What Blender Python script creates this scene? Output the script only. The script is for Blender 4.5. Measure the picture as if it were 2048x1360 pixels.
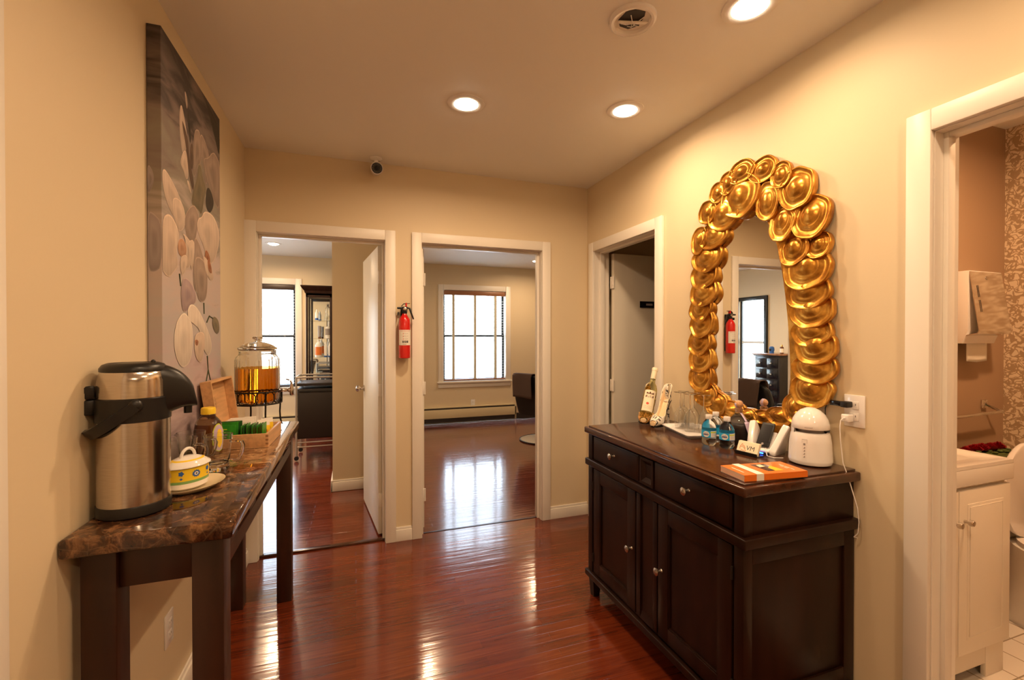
import bpy, bmesh, math, random
from math import pi, sin, cos, radians
from mathutils import Vector, Matrix, Euler
random.seed(7)
for o in list(bpy.data.objects): bpy.data.objects.remove(o)
SC = bpy.context.scene
COL = SC.collection

# ---------------------------------------------------------------- camera
H = 2.546; XL = -0.637; XR = 1.718; YB = 3.149
cam_d = bpy.data.cameras.new('camera'); cam = bpy.data.objects.new('camera', cam_d); COL.objects.link(cam)
cam.location = (0, 0, 1.391); cam.rotation_euler = (pi/2-0.0078, 0, -0.3342)
cam_d.sensor_width = 36; cam_d.lens = 902.79/2048*36; cam_d.clip_start = .02
SC.camera = cam
# ---------------------------------------------------------------- world, exposure
W = bpy.data.worlds.new('sky'); SC.world = W; W.use_nodes = True
nt = W.node_tree; bgn = nt.nodes['Background']
sky = nt.nodes.new('ShaderNodeTexSky'); sky.sky_type = 'NISHITA'; sky.sun_elevation = radians(50); sky.sun_rotation = radians(200); sky.sun_disc = False
mixn = nt.nodes.new('ShaderNodeMixRGB'); mixn.inputs[0].default_value = .9
mixn.inputs[2].default_value = (.80, .92, 1, 1)
nt.links.new(sky.outputs[0], mixn.inputs[1]); nt.links.new(mixn.outputs[0], bgn.inputs[0])
bgn.inputs[1].default_value = 8
vs = SC.view_settings
vs.view_transform = 'Standard'; vs.look = 'None'; vs.exposure = 0.28; vs.gamma = 1; vs.use_curve_mapping = False

def area(name, loc, size, power, color, rot=(0,0,0), shape='DISK', size_y=None, portal=False, spread=pi):
    l = bpy.data.lights.new(name, 'AREA'); l.shape = shape; l.size = size
    if size_y: l.size_y = size_y
    l.energy = power; l.color = color; l.spread = spread
    if portal: l.cycles.is_portal = True
    o = bpy.data.objects.new(name, l); COL.objects.link(o); o.location = loc; o.rotation_euler = rot
    return o
WARM = (1, .675, .40)
# daylight portals in the two window openings
area('portal_light', (1.86, 7.26, 1.37), 1.1, 1, (1,1,1), (-pi/2,0,0), 'RECTANGLE', 1.6, True)
area('portal_light', (-1.35, 7.26, 1.37), 1.1, 1, (1,1,1), (-pi/2,0,0), 'RECTANGLE', 1.6, True)
area('portal_light', (-3.06, 5.95, 1.25), 1.5, 1, (1,1,1), (0,-pi/2,0), 'RECTANGLE', .7, True)

# ---------------------------------------------------------------- materials
MATS = {}
def S(h):
    h = h.lstrip('#'); c = [int(h[i:i+2],16)/255 for i in (0,2,4)]
    return tuple((x/12.92 if x <= .04045 else ((x+.055)/1.055)**2.4) for x in c)
def mat(name, color=(.8,.8,.8), rough=.5, metal=0, bump=0, bscale=60, coat=0, emit=None, estr=0, trans=0, ior=1.45, var=0, vscale=8, spec=.5, aniso=0, stretch=None):
    if name in MATS: return MATS[name]
    m = bpy.data.materials.new(name); m.use_nodes = True; n = m.node_tree; b = n.nodes['Principled BSDF']
    c = (*color[:3], 1)
    b.inputs['Base Color'].default_value = c; b.inputs['Roughness'].default_value = rough; b.inputs['Metallic'].default_value = metal
    b.inputs['Coat Weight'].default_value = coat; b.inputs['Coat Roughness'].default_value = .05
    b.inputs['Transmission Weight'].default_value = trans; b.inputs['IOR'].default_value = ior
    b.inputs['Specular IOR Level'].default_value = spec
    if aniso: b.inputs['Anisotropic'].default_value = aniso
    if emit: b.inputs['Emission Color'].default_value = (*emit,1); b.inputs['Emission Strength'].default_value = estr
    tc = n.nodes.new('ShaderNodeTexCoord'); mp = n.nodes.new('ShaderNodeMapping')
    n.links.new(tc.outputs['Object'], mp.inputs[0])
    if stretch: mp.inputs['Scale'].default_value = stretch
    if bump:
        t = n.nodes.new('ShaderNodeTexNoise'); t.inputs['Scale'].default_value = bscale; t.inputs['Detail'].default_value = 4
        n.links.new(mp.outputs[0], t.inputs[0])
        bp = n.nodes.new('ShaderNodeBump'); bp.inputs['Strength'].default_value = bump; bp.inputs['Distance'].default_value = .004
        n.links.new(t.outputs[0], bp.inputs['Height']); n.links.new(bp.outputs[0], b.inputs['Normal'])
    if var:
        t = n.nodes.new('ShaderNodeTexNoise'); t.inputs['Scale'].default_value = vscale; t.inputs['Detail'].default_value = 6
        n.links.new(mp.outputs[0], t.inputs[0])
        r = n.nodes.new('ShaderNodeValToRGB'); r.color_ramp.elements[0].position = .3; r.color_ramp.elements[1].position = .7
        r.color_ramp.elements[0].color = (*[max(0,x*(1-var)) for x in c[:3]],1); r.color_ramp.elements[1].color = (*[min(1,x*(1+var)) for x in c[:3]],1)
        n.links.new(t.outputs[0], r.inputs[0]); n.links.new(r.outputs[0], b.inputs['Base Color'])
    MATS[name] = m; return m

mat('wall_paint', (.72,.60,.41), .55, bump=.06, bscale=90)
mat('ceiling_paint', (.86,.84,.80), .6, bump=.03, bscale=60)
mat('trim_white', (.84,.79,.71), .38)
mat('door_white', (.80,.75,.64), .4, bump=.02, bscale=30)
mat('bath_brown', (.40,.27,.17), .5, bump=.03)
mat('white_plastic', (.85,.82,.80), .18, coat=.5)
mat('white_matte', (.83,.80,.77), .4)
mat('white_ceramic', (.86,.83,.78), .08, coat=.6)
mat('black_plastic', (.012,.011,.011), .35)
mat('black_gloss', (.008,.008,.01), .12)
mat('black_leather', (.012,.011,.011), .3, bump=.15, bscale=120)
mat('dark_iron', (.03,.022,.016), .45, metal=.6)
mat('chrome', (.75,.73,.70), .12, metal=1)
mat('nickel', (.55,.50,.45), .25, metal=1)
mat('grey_metal', (.42,.38,.33), .35, metal=.7)
mat('mirror_glass', (.92,.93,.92), .0, metal=1)
mat('espresso', (.017,.0052,.0024), .38, coat=.04, var=.4, vscale=6, stretch=(3,3,.6), spec=.28)
mat('espresso_top', (.050,.015,.006), .22, coat=.22, var=.35, vscale=5, stretch=(4,1,4))
mat('espresso_inlay', (.012,.006,.004), .3)
mat('walnut', (.032,.0095,.004), .38, coat=.05, var=.4, vscale=6, stretch=(3,3,.5))
mat('light_wood', (.62,.36,.17), .45, var=.16, vscale=7, stretch=(8,1,8))
mat('joint_wood', (.36,.18,.08), .5)
mat('white_paper', (.85,.82,.75), .6)
mat('cream_paper', (.83,.75,.56), .6)
mat('orange_print', (.85,.20,.02), .3)
mat('red_gloss', (.62,.01,.008), .18, coat=.7)
mat('yellow', (.90,.62,.03), .35)
mat('honey', (.10,.028,.005), .08, coat=.4)
mat('ink_black', (.01,.01,.012), .5)
mat('ink_brown', (.14,.05,.02), .5)
mat('ink_grey', (.32,.28,.27), .5)
mat('ink_blue', (.03,.12,.42), .5)
mat('ink_red', (.6,.06,.03), .5)
mat('ink_orange', (.7,.2,.04), .5)
mat('cyan_label', (.02,.42,.78), .4)
mat('navy_label', (.01,.03,.20), .3)
mat('green_pack', (.03,.27,.02), .3, var=.6, vscale=14)
mat('green_dark', (.01,.10,.01), .35, var=.5, vscale=20)
mat('lime', (.55,.65,.03), .4)
mat('cork', (.55,.30,.15), .6, var=.3, vscale=120)
mat('lilac_ribbon', (.52,.42,.58), .4)
mat('brass', (.7,.45,.15), .3, metal=1)
mat('cart_black', (.014,.008,.006), .5)
mat('towel_brown', (.075,.045,.035), .9, bump=.4, bscale=300)
mat('dark_marble_top', (.30,.16,.10), .2, var=.4, vscale=12)
mat('dresser_black', (.010,.010,.016), .25, coat=.5)
mat('tile_grout', (.5,.42,.33), .8)
mat('rose_red', (.40,.015,.03), .5, var=.5, vscale=90)
mat('leaf_green', (.07,.10,.02), .6, var=.5, vscale=60)
mat('window_black', (.012,.013,.016), .3)
mat('sash_white', (.7,.7,.68), .4)
mat('slat_wood', (.30,.13,.06), .4)
mat('slat_white', (.62,.62,.60), .4)
mat('slat_dark', (.035,.02,.015), .4)
mat('tape_cream', (.60,.55,.42), .8)
mat('heater_cream', (.70,.60,.38), .4)
mat('heater_dark', (.03,.022,.018), .5)
mat('blue_led', (.02,.1,1), .3, emit=(.02,.12,1), estr=9)
mat('green_leaf_art', (.05,.07,.03), .5)
mat('lamp_lens', (1,.9,.7), .4, emit=(1,.86,.62), estr=22)
mat('shoe_lining', (.75,.55,.32), .4)
mat('cabinet_cream', (.80,.73,.62), .35)
mat('bottle_smoke',(.12,.09,.07),.25)
mat('dish_green',(.22,.42,.14),.2,coat=.5)
mat('saucer_cream',(.80,.66,.42),.15,coat=.5)

def glass(name, color=(1,1,1), rough=0, ior=1.45):
    m = bpy.data.materials.new(name); m.use_nodes = True; n = m.node_tree; n.nodes.clear()
    out = n.nodes.new('ShaderNodeOutputMaterial'); g = n.nodes.new('ShaderNodeBsdfGlass')
    g.inputs['Color'].default_value = (*color,1); g.inputs['Roughness'].default_value = rough; g.inputs['IOR'].default_value = ior
    n.links.new(g.outputs[0], out.inputs[0]); MATS[name] = m; return m
def thin_glass(name, tint=(1,1,1), refl=1.0, rough=.0):
    m = bpy.data.materials.new(name); m.use_nodes = True; n = m.node_tree; n.nodes.clear()
    out = n.nodes.new('ShaderNodeOutputMaterial'); t = n.nodes.new('ShaderNodeBsdfTransparent'); t.inputs[0].default_value = (*tint,1)
    g = n.nodes.new('ShaderNodeBsdfGlossy'); g.inputs['Roughness'].default_value = rough
    f = n.nodes.new('ShaderNodeFresnel'); f.inputs[0].default_value = 1.5
    mm = n.nodes.new('ShaderNodeMath'); mm.operation = 'MULTIPLY'; mm.inputs[1].default_value = refl
    mx = n.nodes.new('ShaderNodeMixShader')
    gm = n.nodes.new('ShaderNodeNewGeometry'); iv = n.nodes.new('ShaderNodeMath'); iv.operation='SUBTRACT'; iv.inputs[0].default_value=1; n.links.new(gm.outputs['Backfacing'], iv.inputs[1])
    m2 = n.nodes.new('ShaderNodeMath'); m2.operation='MULTIPLY'; n.links.new(f.outputs[0], m2.inputs[0]); n.links.new(iv.outputs[0], m2.inputs[1])
    n.links.new(m2.outputs[0], mm.inputs[0]); n.links.new(mm.outputs[0], mx.inputs[0]); n.links.new(t.outputs[0], mx.inputs[1]); n.links.new(g.outputs[0], mx.inputs[2]); n.links.new(mx.outputs[0], out.inputs[0])
    MATS[name] = m; return m
thin_glass('window_glass'); glass('clear_glass', (.985,.99,.985)); glass('flute_glass', (.985,.985,.98))
thin_glass('cabinet_glass', (.97,.98,.97), .8)
glass('plastic_film', (.94,.96,.97), .0, 1.33)
glass('wine_glass_wall', (.93,.91,.66), 0, 1.34)
glass('thick_glass', (.98,.98,.97))
glass('tea_liquid', (.93,.55,.10), 0, 1.34)

def ramp(n, stops):
    r = n.nodes.new('ShaderNodeValToRGB'); e = r.color_ramp.elements
    while len(e) < len(stops): e.new(.5)
    for i,(p,c) in enumerate(stops): e[i].position = p; e[i].color = (*c,1)
    return r
def newmat(name):
    m = bpy.data.materials.new(name); m.use_nodes = True; MATS[name] = m
    n = m.node_tree; b = n.nodes['Principled BSDF']; tc = n.nodes.new('ShaderNodeTexCoord'); mp = n.nodes.new('ShaderNodeMapping')
    n.links.new(tc.outputs['Object'], mp.inputs[0]); return m, n, b, mp
def tex(n, kind, vec, **kw):
    t = n.nodes.new('ShaderNodeTex'+kind)
    for k,v in kw.items():
        if hasattr(t,k) and not k[0].isupper(): setattr(t,k,v)
        else: t.inputs[k].default_value = v
    n.links.new(vec, t.inputs[0]); return t
def floor_mat():
    m,n,b,mp = newmat('mahogany_floor')
    br = n.nodes.new('ShaderNodeTexBrick'); n.links.new(mp.outputs[0], br.inputs[0])
    br.offset = .37; br.offset_frequency = 2; br.squash = 1
    for k,v in (('Scale',1),('Brick Width',.85),('Row Height',.057),('Mortar Size',.0006),('Bias',0)): br.inputs[k].default_value = v
    br.inputs['Color1'].default_value = (0,0,0,1); br.inputs['Color2'].default_value = (1,1,1,1); br.inputs['Mortar'].default_value = (.1,.1,.1,1)
    m2 = n.nodes.new('ShaderNodeMapping'); n.links.new(mp.outputs[0], m2.inputs[0]); m2.inputs['Scale'].default_value = (1.6, 26, 1)
    g = tex(n,'Noise',m2.outputs[0],Scale=2.2,Detail=7,Roughness=.62,Distortion=.5)
    mx = n.nodes.new('ShaderNodeMixRGB'); mx.inputs[0].default_value = .20
    n.links.new(g.outputs[0], mx.inputs[1]); n.links.new(br.outputs['Color'], mx.inputs[2])
    r = ramp(n, [(.22,(.050,.008,.003)),(.42,(.115,.019,.006)),(.6,(.165,.029,.008)),(.82,(.23,.055,.014))])
    n.links.new(mx.outputs[0], r.inputs[0]); n.links.new(r.outputs[0], b.inputs['Base Color'])
    # uneven glossy varnish: each board slightly dished, grain ripples
    wv = tex(n,'Noise',m2.outputs[0],Scale=1.1,Detail=3)
    w2 = tex(n,'Noise',mp.outputs[0],Scale=3.5,Detail=2)
    ad = n.nodes.new('ShaderNodeMath'); ad.operation='ADD'; n.links.new(wv.outputs[0], ad.inputs[0]); n.links.new(w2.outputs[0], ad.inputs[1])
    ml = n.nodes.new('ShaderNodeMath'); ml.operation='MULTIPLY'; ml.inputs[1].default_value=.4; n.links.new(br.outputs['Color'], ml.inputs[0])
    ad2 = n.nodes.new('ShaderNodeMath'); ad2.operation='ADD'; n.links.new(ad.outputs[0], ad2.inputs[0]); n.links.new(ml.outputs[0], ad2.inputs[1])
    bp = n.nodes.new('ShaderNodeBump'); bp.inputs['Strength'].default_value=.30; bp.inputs['Distance'].default_value=.004
    n.links.new(ad2.outputs[0], bp.inputs['Height']); n.links.new(bp.outputs[0], b.inputs['Normal'])
    b.inputs['Roughness'].default_value=.16; b.inputs['Coat Weight'].default_value=.5; b.inputs['Coat Roughness'].default_value=.08
    n.links.new(bp.outputs[0], b.inputs['Coat Normal'])
floor_mat()
def marble_mat():
    m,n,b,mp = newmat('brown_marble')
    # inlaid marble blocks
    br = n.nodes.new('ShaderNodeTexBrick'); n.links.new(mp.outputs[0], br.inputs[0]); br.offset=.0; br.squash=1
    for k,v in (('Scale',1),('Brick Width',.12),('Row Height',.28),('Mortar Size',.0),('Bias',0)): br.inputs[k].default_value = v
    br.inputs['Color1'].default_value=(0,0,0,1); br.inputs['Color2'].default_value=(1,1,1,1)
    g = tex(n,'Noise',mp.outputs[0],Scale=19,Detail=10,Roughness=.74,Distortion=.7)
    v = tex(n,'Voronoi',mp.outputs[0],Scale=22,feature='DISTANCE_TO_EDGE')
    mx = n.nodes.new('ShaderNodeMixRGB'); mx.inputs[0].default_value=.17; n.links.new(g.outputs[0], mx.inputs[1]); n.links.new(br.outputs['Color'], mx.inputs[2])
    r = ramp(n,[(.34,(.016,.006,.004)),(.44,(.065,.026,.012)),(.53,(.22,.105,.045)),(.64,(.46,.28,.14)),(.75,(.62,.46,.30))])
    n.links.new(mx.outputs[0], r.inputs[0])
    vr = ramp(n,[(.0,(.62,.42,.25)),(.035,(1,1,1))]); vr.color_ramp.elements[1].color=(0,0,0,1); n.links.new(v.outputs[0], vr.inputs[0])
    ad = n.nodes.new('ShaderNodeMixRGB'); ad.blend_type='ADD'; ad.inputs[0].default_value=.08; n.links.new(r.outputs[0], ad.inputs[1]); n.links.new(vr.outputs[0], ad.inputs[2])
    n.links.new(ad.outputs[0], b.inputs['Base Color']); b.inputs['Roughness'].default_value=.07; b.inputs['Coat Weight'].default_value=.3
marble_mat()
def steel_mat():
    m,n,b,mp = newmat('brushed_steel'); mp.inputs['Scale'].default_value=(1,1,60)
    g = tex(n,'Noise',mp.outputs[0],Scale=30,Detail=2)
    r = ramp(n,[(.3,(.50,.45,.40)),(.7,(.64,.58,.52))]); n.links.new(g.outputs[0], r.inputs[0]); n.links.new(r.outputs[0], b.inputs['Base Color'])
    b.inputs['Metallic'].default_value=1; b.inputs['Roughness'].default_value=.16
    b.inputs['Anisotropic'].default_value=.75
    tg = n.nodes.new('ShaderNodeTangent'); tg.direction_type='RADIAL'; tg.axis='Z'; n.links.new(tg.outputs[0], b.inputs['Tangent'])
steel_mat()
def gold_mat():
    m,n,b,mp = newmat('antique_gold')
    g = tex(n,'Noise',mp.outputs[0],Scale=16,Detail=7,Roughness=.6)
    r = ramp(n,[(.25,(.22,.075,.010)),(.5,(.56,.26,.038)),(.75,(.86,.50,.11))]); n.links.new(g.outputs[0], r.inputs[0]); n.links.new(r.outputs[0], b.inputs['Base Color'])
    b.inputs['Metallic'].default_value=.85; b.inputs['Roughness'].default_value=.30
    bp = n.nodes.new('ShaderNodeBump'); bp.inputs['Strength'].default_value=.15; bp.inputs['Distance'].default_value=.003; g2=tex(n,'Noise',mp.outputs[0],Scale=70,Detail=3)
    n.links.new(g2.outputs[0], bp.inputs['Height']); n.links.new(bp.outputs[0], b.inputs['Normal'])
gold_mat()
def spots_mat(name, base, spot, ring, scale, thr):
    m,n,b,mp = newmat(name)
    w = tex(n,'Noise',mp.outputs[0],Scale=scale*1.2,Detail=2)
    ad = n.nodes.new('ShaderNodeMixRGB'); ad.inputs[0].default_value=.12; n.links.new(mp.outputs[0], ad.inputs[1]); n.links.new(w.outputs['Color'], ad.inputs[2])
    v = tex(n,'Voronoi',ad.outputs[0],Scale=scale)
    r = ramp(n,[(0,ring),(thr*.45,ring),(thr*.5,spot),(thr,spot),(thr+.03,base)]); n.links.new(v.outputs[0], r.inputs[0]); n.links.new(r.outputs[0], b.inputs['Base Color'])
    b.inputs['Roughness'].default_value=.3; b.inputs['Coat Weight'].default_value=.4
spots_mat('leopard_print',(.72,.36,.10),(.03,.012,.006),(.30,.11,.03),62,.42)
spots_mat('snow_leopard_print',(.80,.74,.64),(.05,.045,.045),(.07,.065,.065),30,.36)
def damask_mat():
    m,n,b,mp = newmat('floral_wallpaper')
    w = tex(n,'Noise',mp.outputs[0],Scale=22,Detail=1)
    ad = n.nodes.new('ShaderNodeMixRGB'); ad.inputs[0].default_value=.07; n.links.new(mp.outputs[0], ad.inputs[1]); n.links.new(w.outputs['Color'], ad.inputs[2])
    v = tex(n,'Voronoi',ad.outputs[0],Scale=60,feature='SMOOTH_F1')
    v2 = tex(n,'Voronoi',ad.outputs[0],Scale=31,feature='DISTANCE_TO_EDGE')
    r = ramp(n,[(0,(1,1,1)),(.47,(1,1,1)),(.53,(0,0,0))]); n.links.new(v.outputs[0], r.inputs[0])
    r2 = ramp(n,[(.0,(0,0,0)),(.055,(0,0,0)),(.09,(1,1,1))]); n.links.new(v2.outputs[0], r2.inputs[0])
    mu = n.nodes.new('ShaderNodeMixRGB'); mu.blend_type='MULTIPLY'; mu.inputs[0].default_value=1; n.links.new(r.outputs[0], mu.inputs[1]); n.links.new(r2.outputs[0], mu.inputs[2])
    mx = n.nodes.new('ShaderNodeMixRGB'); mx.inputs[1].default_value=(.40,.28,.17,1); mx.inputs[2].default_value=(.74,.62,.46,1)
    n.links.new(mu.outputs[0], mx.inputs[0]); n.links.new(mx.outputs[0], b.inputs['Base Color']); b.inputs['Roughness'].default_value=.45
damask_mat()
def tile_mat():
    m,n,b,mp = newmat('white_floor_tile')
    br = n.nodes.new('ShaderNodeTexBrick'); n.links.new(mp.outputs[0], br.inputs[0]); br.offset=0
    for k,v in (('Scale',1),('Brick Width',.15),('Row Height',.15),('Mortar Size',.003)): br.inputs[k].default_value=v
    br.inputs['Color1'].default_value=(.78,.72,.64,1); br.inputs['Color2'].default_value=(.74,.68,.6,1); br.inputs['Mortar'].default_value=(.35,.28,.2,1)
    n.links.new(br.outputs[0], b.inputs['Base Color']); b.inputs['Roughness'].default_value=.2
tile_mat()
def canvas_mat():
    m,n,b,mp = newmat('painted_canvas')
    sx = n.nodes.new('ShaderNodeSeparateXYZ'); n.links.new(mp.outputs[0], sx.inputs[0])
    mr = n.nodes.new('ShaderNodeMapRange'); mr.inputs['From Min'].default_value=0; mr.inputs['From Max'].default_value=1.45; n.links.new(sx.outputs['Z'], mr.inputs['Value'])
    m2 = n.nodes.new('ShaderNodeMapping'); n.links.new(mp.outputs[0], m2.inputs[0]); m2.inputs['Scale'].default_value=(1,1.6,5.5); m2.inputs['Rotation'].default_value=(.25,0,0)
    g = tex(n,'Noise',m2.outputs[0],Scale=2.6,Detail=6,Roughness=.5,Distortion=.7)
    ad = n.nodes.new('ShaderNodeMath'); ad.operation='MULTIPLY_ADD'; ad.inputs[1].default_value=.65; ad.inputs[2].default_value=-.32; n.links.new(g.outputs[0], ad.inputs[0])
    a2 = n.nodes.new('ShaderNodeMath'); a2.operation='ADD'; n.links.new(ad.outputs[0], a2.inputs[0]); n.links.new(mr.outputs[0], a2.inputs[1])
    r = ramp(n,[(0,(.26,.19,.20)),(.18,(.50,.39,.40)),(.33,(.46,.42,.41)),(.5,(.52,.42,.39)),(.66,(.27,.24,.19)),(.82,(.22,.17,.15)),(.97,(.05,.04,.038))])
    n.links.new(a2.outputs[0], r.inputs[0]); n.links.new(r.outputs[0], b.inputs['Base Color']); b.inputs['Roughness'].default_value=.6
canvas_mat()
m,n,b,mp = newmat('petal_paint')
at = n.nodes.new('ShaderNodeVertexColor'); at.layer_name='Col'; m3 = n.nodes.new('ShaderNodeMapping'); m3.inputs['Scale'].default_value=(1,60,7); m3.inputs['Rotation'].default_value=(.5,0,0); n.links.new(mp.outputs[0],m3.inputs[0]); gg=tex(n,'Noise',m3.outputs[0],Scale=1.0,Detail=4); rg=ramp(n,[(.3,(.86,.83,.81)),(.62,(1,1,1))]); n.links.new(gg.outputs[0],rg.inputs[0]); mu=n.nodes.new('ShaderNodeMixRGB'); mu.blend_type='MULTIPLY'; mu.inputs[0].default_value=1; n.links.new(at.outputs[0],mu.inputs[1]); n.links.new(rg.outputs[0],mu.inputs[2]); n.links.new(mu.outputs[0], b.inputs['Base Color']); b.inputs['Roughness'].default_value=.6

# ---------------------------------------------------------------- mesh builder
class MB:
    def __init__(s): s.bm = bmesh.new(); s.mats = []; s.cl = None
    def mi(s, m):
        if m is None: m = s.mats[0] if s.mats else 'white_matte'
        if m not in s.mats: s.mats.append(m)
        return s.mats.index(m)
    def _fin(s, faces, m):
        i = s.mi(m)
        for f in faces: f.material_index = i
    def box(s, x0,x1,y0,y1,z0,z1, m=None, bev=0, seg=2, rot=None, at=None):
        r = bmesh.ops.create_cube(s.bm, size=1); vs = r['verts']
        for v in vs: v.co = Vector(((x0+x1)/2+v.co.x*(x1-x0), (y0+y1)/2+v.co.y*(y1-y0), (z0+z1)/2+v.co.z*(z1-z0)))
        fs = set(f for v in vs for f in v.link_faces)
        if bev:
            es = list(set(e for v in vs for e in v.link_edges))
            r2 = bmesh.ops.bevel(s.bm, geom=es, offset=bev, segments=seg, affect='EDGES', profile=.5)
            fs = set(r2['faces']); vs = list(set(v for f in fs for v in f.verts))
            fs = set(f for v in vs for f in v.link_faces); vs = list(set(v for f in fs for v in f.verts))
        s._fin(fs, m)
        if rot is not None:
            M = Matrix.Translation(at or (0,0,0)) @ rot.to_4x4() @ Matrix.Translation(-Vector(at or (0,0,0)))
            for v in vs: v.co = M @ v.co
        return vs
    def lathe(s, prof, c=(0,0,0), seg=32, m=None, axis='Z', M=None, sx=1, sy=1, cap=True, flute=None):
        rings = []
        base = Matrix.Translation(c)
        if axis == 'X': base = base @ Matrix.Rotation(pi/2,4,'Y')
        if axis == 'Y': base = base @ Matrix.Rotation(-pi/2,4,'X')
        if M is not None: base = Matrix.Translation(c) @ M
        for r,z in prof:
            if r < 1e-6: rings.append([s.bm.verts.new(base @ Vector((0,0,z)))])
            else:
                ring=[]
                for k in range(seg):
                    a=2*pi*k/seg; rr=r*(flute(a,z) if flute else 1)
                    ring.append(s.bm.verts.new(base @ Vector((rr*cos(a)*sx, rr*sin(a)*sy, z))))
                rings.append(ring)
        fs=[]
        for a,b in zip(rings[:-1], rings[1:]):
            if len(a)==1 and len(b)==1: continue
            for k in range(seg):
                k2=(k+1)%seg
                if len(a)==1: fs.append(s.bm.faces.new((a[0],b[k2],b[k])))
                elif len(b)==1: fs.append(s.bm.faces.new((a[k],a[k2],b[0])))
                else: fs.append(s.bm.faces.new((a[k],a[k2],b[k2],b[k])))
        if cap:
            if len(rings[0])>1: fs.append(s.bm.faces.new(rings[0][::-1]))
            if len(rings[-1])>1: fs.append(s.bm.faces.new(rings[-1]))
        s._fin(fs,m); return rings
    def tube(s, pts, r, m=None, seg=8, closed=False, cap=True):
        pts=[Vector(p) for p in pts]; n=len(pts); rings=[]; up=None
        for i,p in enumerate(pts):
            if closed: d=(pts[(i+1)%n]-pts[i-1]).normalized()
            else: d=(pts[min(i+1,n-1)]-pts[max(i-1,0)]).normalized()
            if up is None:
                up = Vector((0,0,1)) if abs(d.z)<.9 else Vector((1,0,0))
            a=d.cross(up).normalized(); up=a.cross(d).normalized()
            rr = r[i] if isinstance(r,(list,tuple)) else r
            rings.append([s.bm.verts.new(p+a*rr*cos(2*pi*k/seg)+up*rr*sin(2*pi*k/seg)) for k in range(seg)])
        fs=[]
        pr=list(zip(rings[:-1],rings[1:]))+([(rings[-1],rings[0])] if closed else [])
        for a,b in pr:
            for k in range(seg): fs.append(s.bm.faces.new((a[k],a[(k+1)%seg],b[(k+1)%seg],b[k])))
        if cap and not closed: fs.append(s.bm.faces.new(rings[0][::-1])); fs.append(s.bm.faces.new(rings[-1]))
        s._fin(fs,m)
    def prism(s, pts, d0, d1, m=None, plane='XY', bev=0):
        def co(p,d):
            return {'XY':Vector((p[0],p[1],d)),'XZ':Vector((p[0],d,p[1])),'YZ':Vector((d,p[0],p[1]))}[plane]
        a=[s.bm.verts.new(co(p,d0)) for p in pts]; b=[s.bm.verts.new(co(p,d1)) for p in pts]; n=len(pts); fs=[]
        fs.append(s.bm.faces.new(a[::-1])); fs.append(s.bm.faces.new(b))
        for k in range(n): fs.append(s.bm.faces.new((a[k],a[(k+1)%n],b[(k+1)%n],b[k])))
        if bev:
            es=list(set(e for f in fs[:2] for e in f.edges))
            r2=bmesh.ops.bevel(s.bm, geom=es, offset=bev, segments=2, affect='EDGES', profile=.5)
            vs=set(v for f in r2['faces'] for v in f.verts); fs=set(f for v in vs for f in v.link_faces)
        s._fin(fs,m)
    def grid(s, rows, m=None, closed=False):
        V=[[s.bm.verts.new(p) for p in row] for row in rows]; fs=[]
        for a,b in zip(V[:-1],V[1:]):
            n=len(a)
            for k in range(n if closed else n-1): fs.append(s.bm.faces.new((a[k],a[(k+1)%n],b[(k+1)%n],b[k])))
        s._fin(fs,m); return V
    def sphere(s, c, r, m=None, seg=16, sc=(1,1,1)):
        R=bmesh.ops.create_uvsphere(s.bm,u_segments=seg,v_segments=seg//2+2,radius=r)
        for v in R['verts']: v.co=Vector((v.co.x*sc[0],v.co.y*sc[1],v.co.z*sc[2]))+Vector(c)
        s._fin(set(f for v in R['verts'] for f in v.link_faces),m)
    def text(s, txt, size, fn, m, sub=0):
        cu=bpy.data.curves.new('t','FONT'); cu.body=txt; cu.size=size; cu.align_x='CENTER'; cu.align_y='CENTER'; cu.resolution_u=2
        o=bpy.data.objects.new('t',cu); COL.objects.link(o); dg=bpy.context.evaluated_depsgraph_get()
        me=bpy.data.meshes.new_from_object(o.evaluated_get(dg)); bpy.data.objects.remove(o)
        vs=[s.bm.verts.new(fn(v.co.x,v.co.y)) for v in me.vertices]; fs=[]
        for p in me.polygons:
            try: fs.append(s.bm.faces.new([vs[i] for i in p.vertices]))
            except ValueError: pass
        s._fin(fs,m); bpy.data.meshes.remove(me)
    def xform(s, M):
        for v in s.bm.verts: v.co = M @ v.co
    def build(s, name, parent=None, loc=(0,0,0), rot=(0,0,0), smooth=True, angle=35, norm=True, label=None):
        if norm: bmesh.ops.recalc_face_normals(s.bm, faces=s.bm.faces[:])
        me=bpy.data.meshes.new(name); s.bm.to_mesh(me); s.bm.free()
        for m in s.mats: me.materials.append(MATS[m])
        if smooth:
            me.polygons.foreach_set('use_smooth',[True]*len(me.polygons)); me.set_sharp_from_angle(angle=radians(angle))
        o=bpy.data.objects.new(name,me); COL.objects.link(o); o.location=loc; o.rotation_euler=rot
        if parent: o.parent=parent
        if label: o['label']=label
        return o
def tag(o, label, cat, group=None, kind=None):
    o['label']=label; o['category']=cat
    if group: o['group']=group
    if kind: o['kind']=kind
    return o
def thing(name, label, cat, loc=(0,0,0), rz=0, group=None, rot=None):
    o=bpy.data.objects.new(name,None); COL.objects.link(o); o.location=loc; o.rotation_euler=rot or (0,0,rz); o.empty_display_size=.1
    return tag(o,label,cat,group)
def dup(root, loc, rz=None, label=None, rot=None):
    def cp(o,p):
        c=o.copy(); COL.objects.link(c); c.parent=p
        for ch in [x for x in list(COL.objects) if x.parent==o]: cp(ch,c)
        return c
    r=cp(root,None); r.location=loc
    if rz is not None: r.rotation_euler=(0,0,rz)
    if rot is not None: r.rotation_euler=rot
    if label: r['label']=label
    return r
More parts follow.
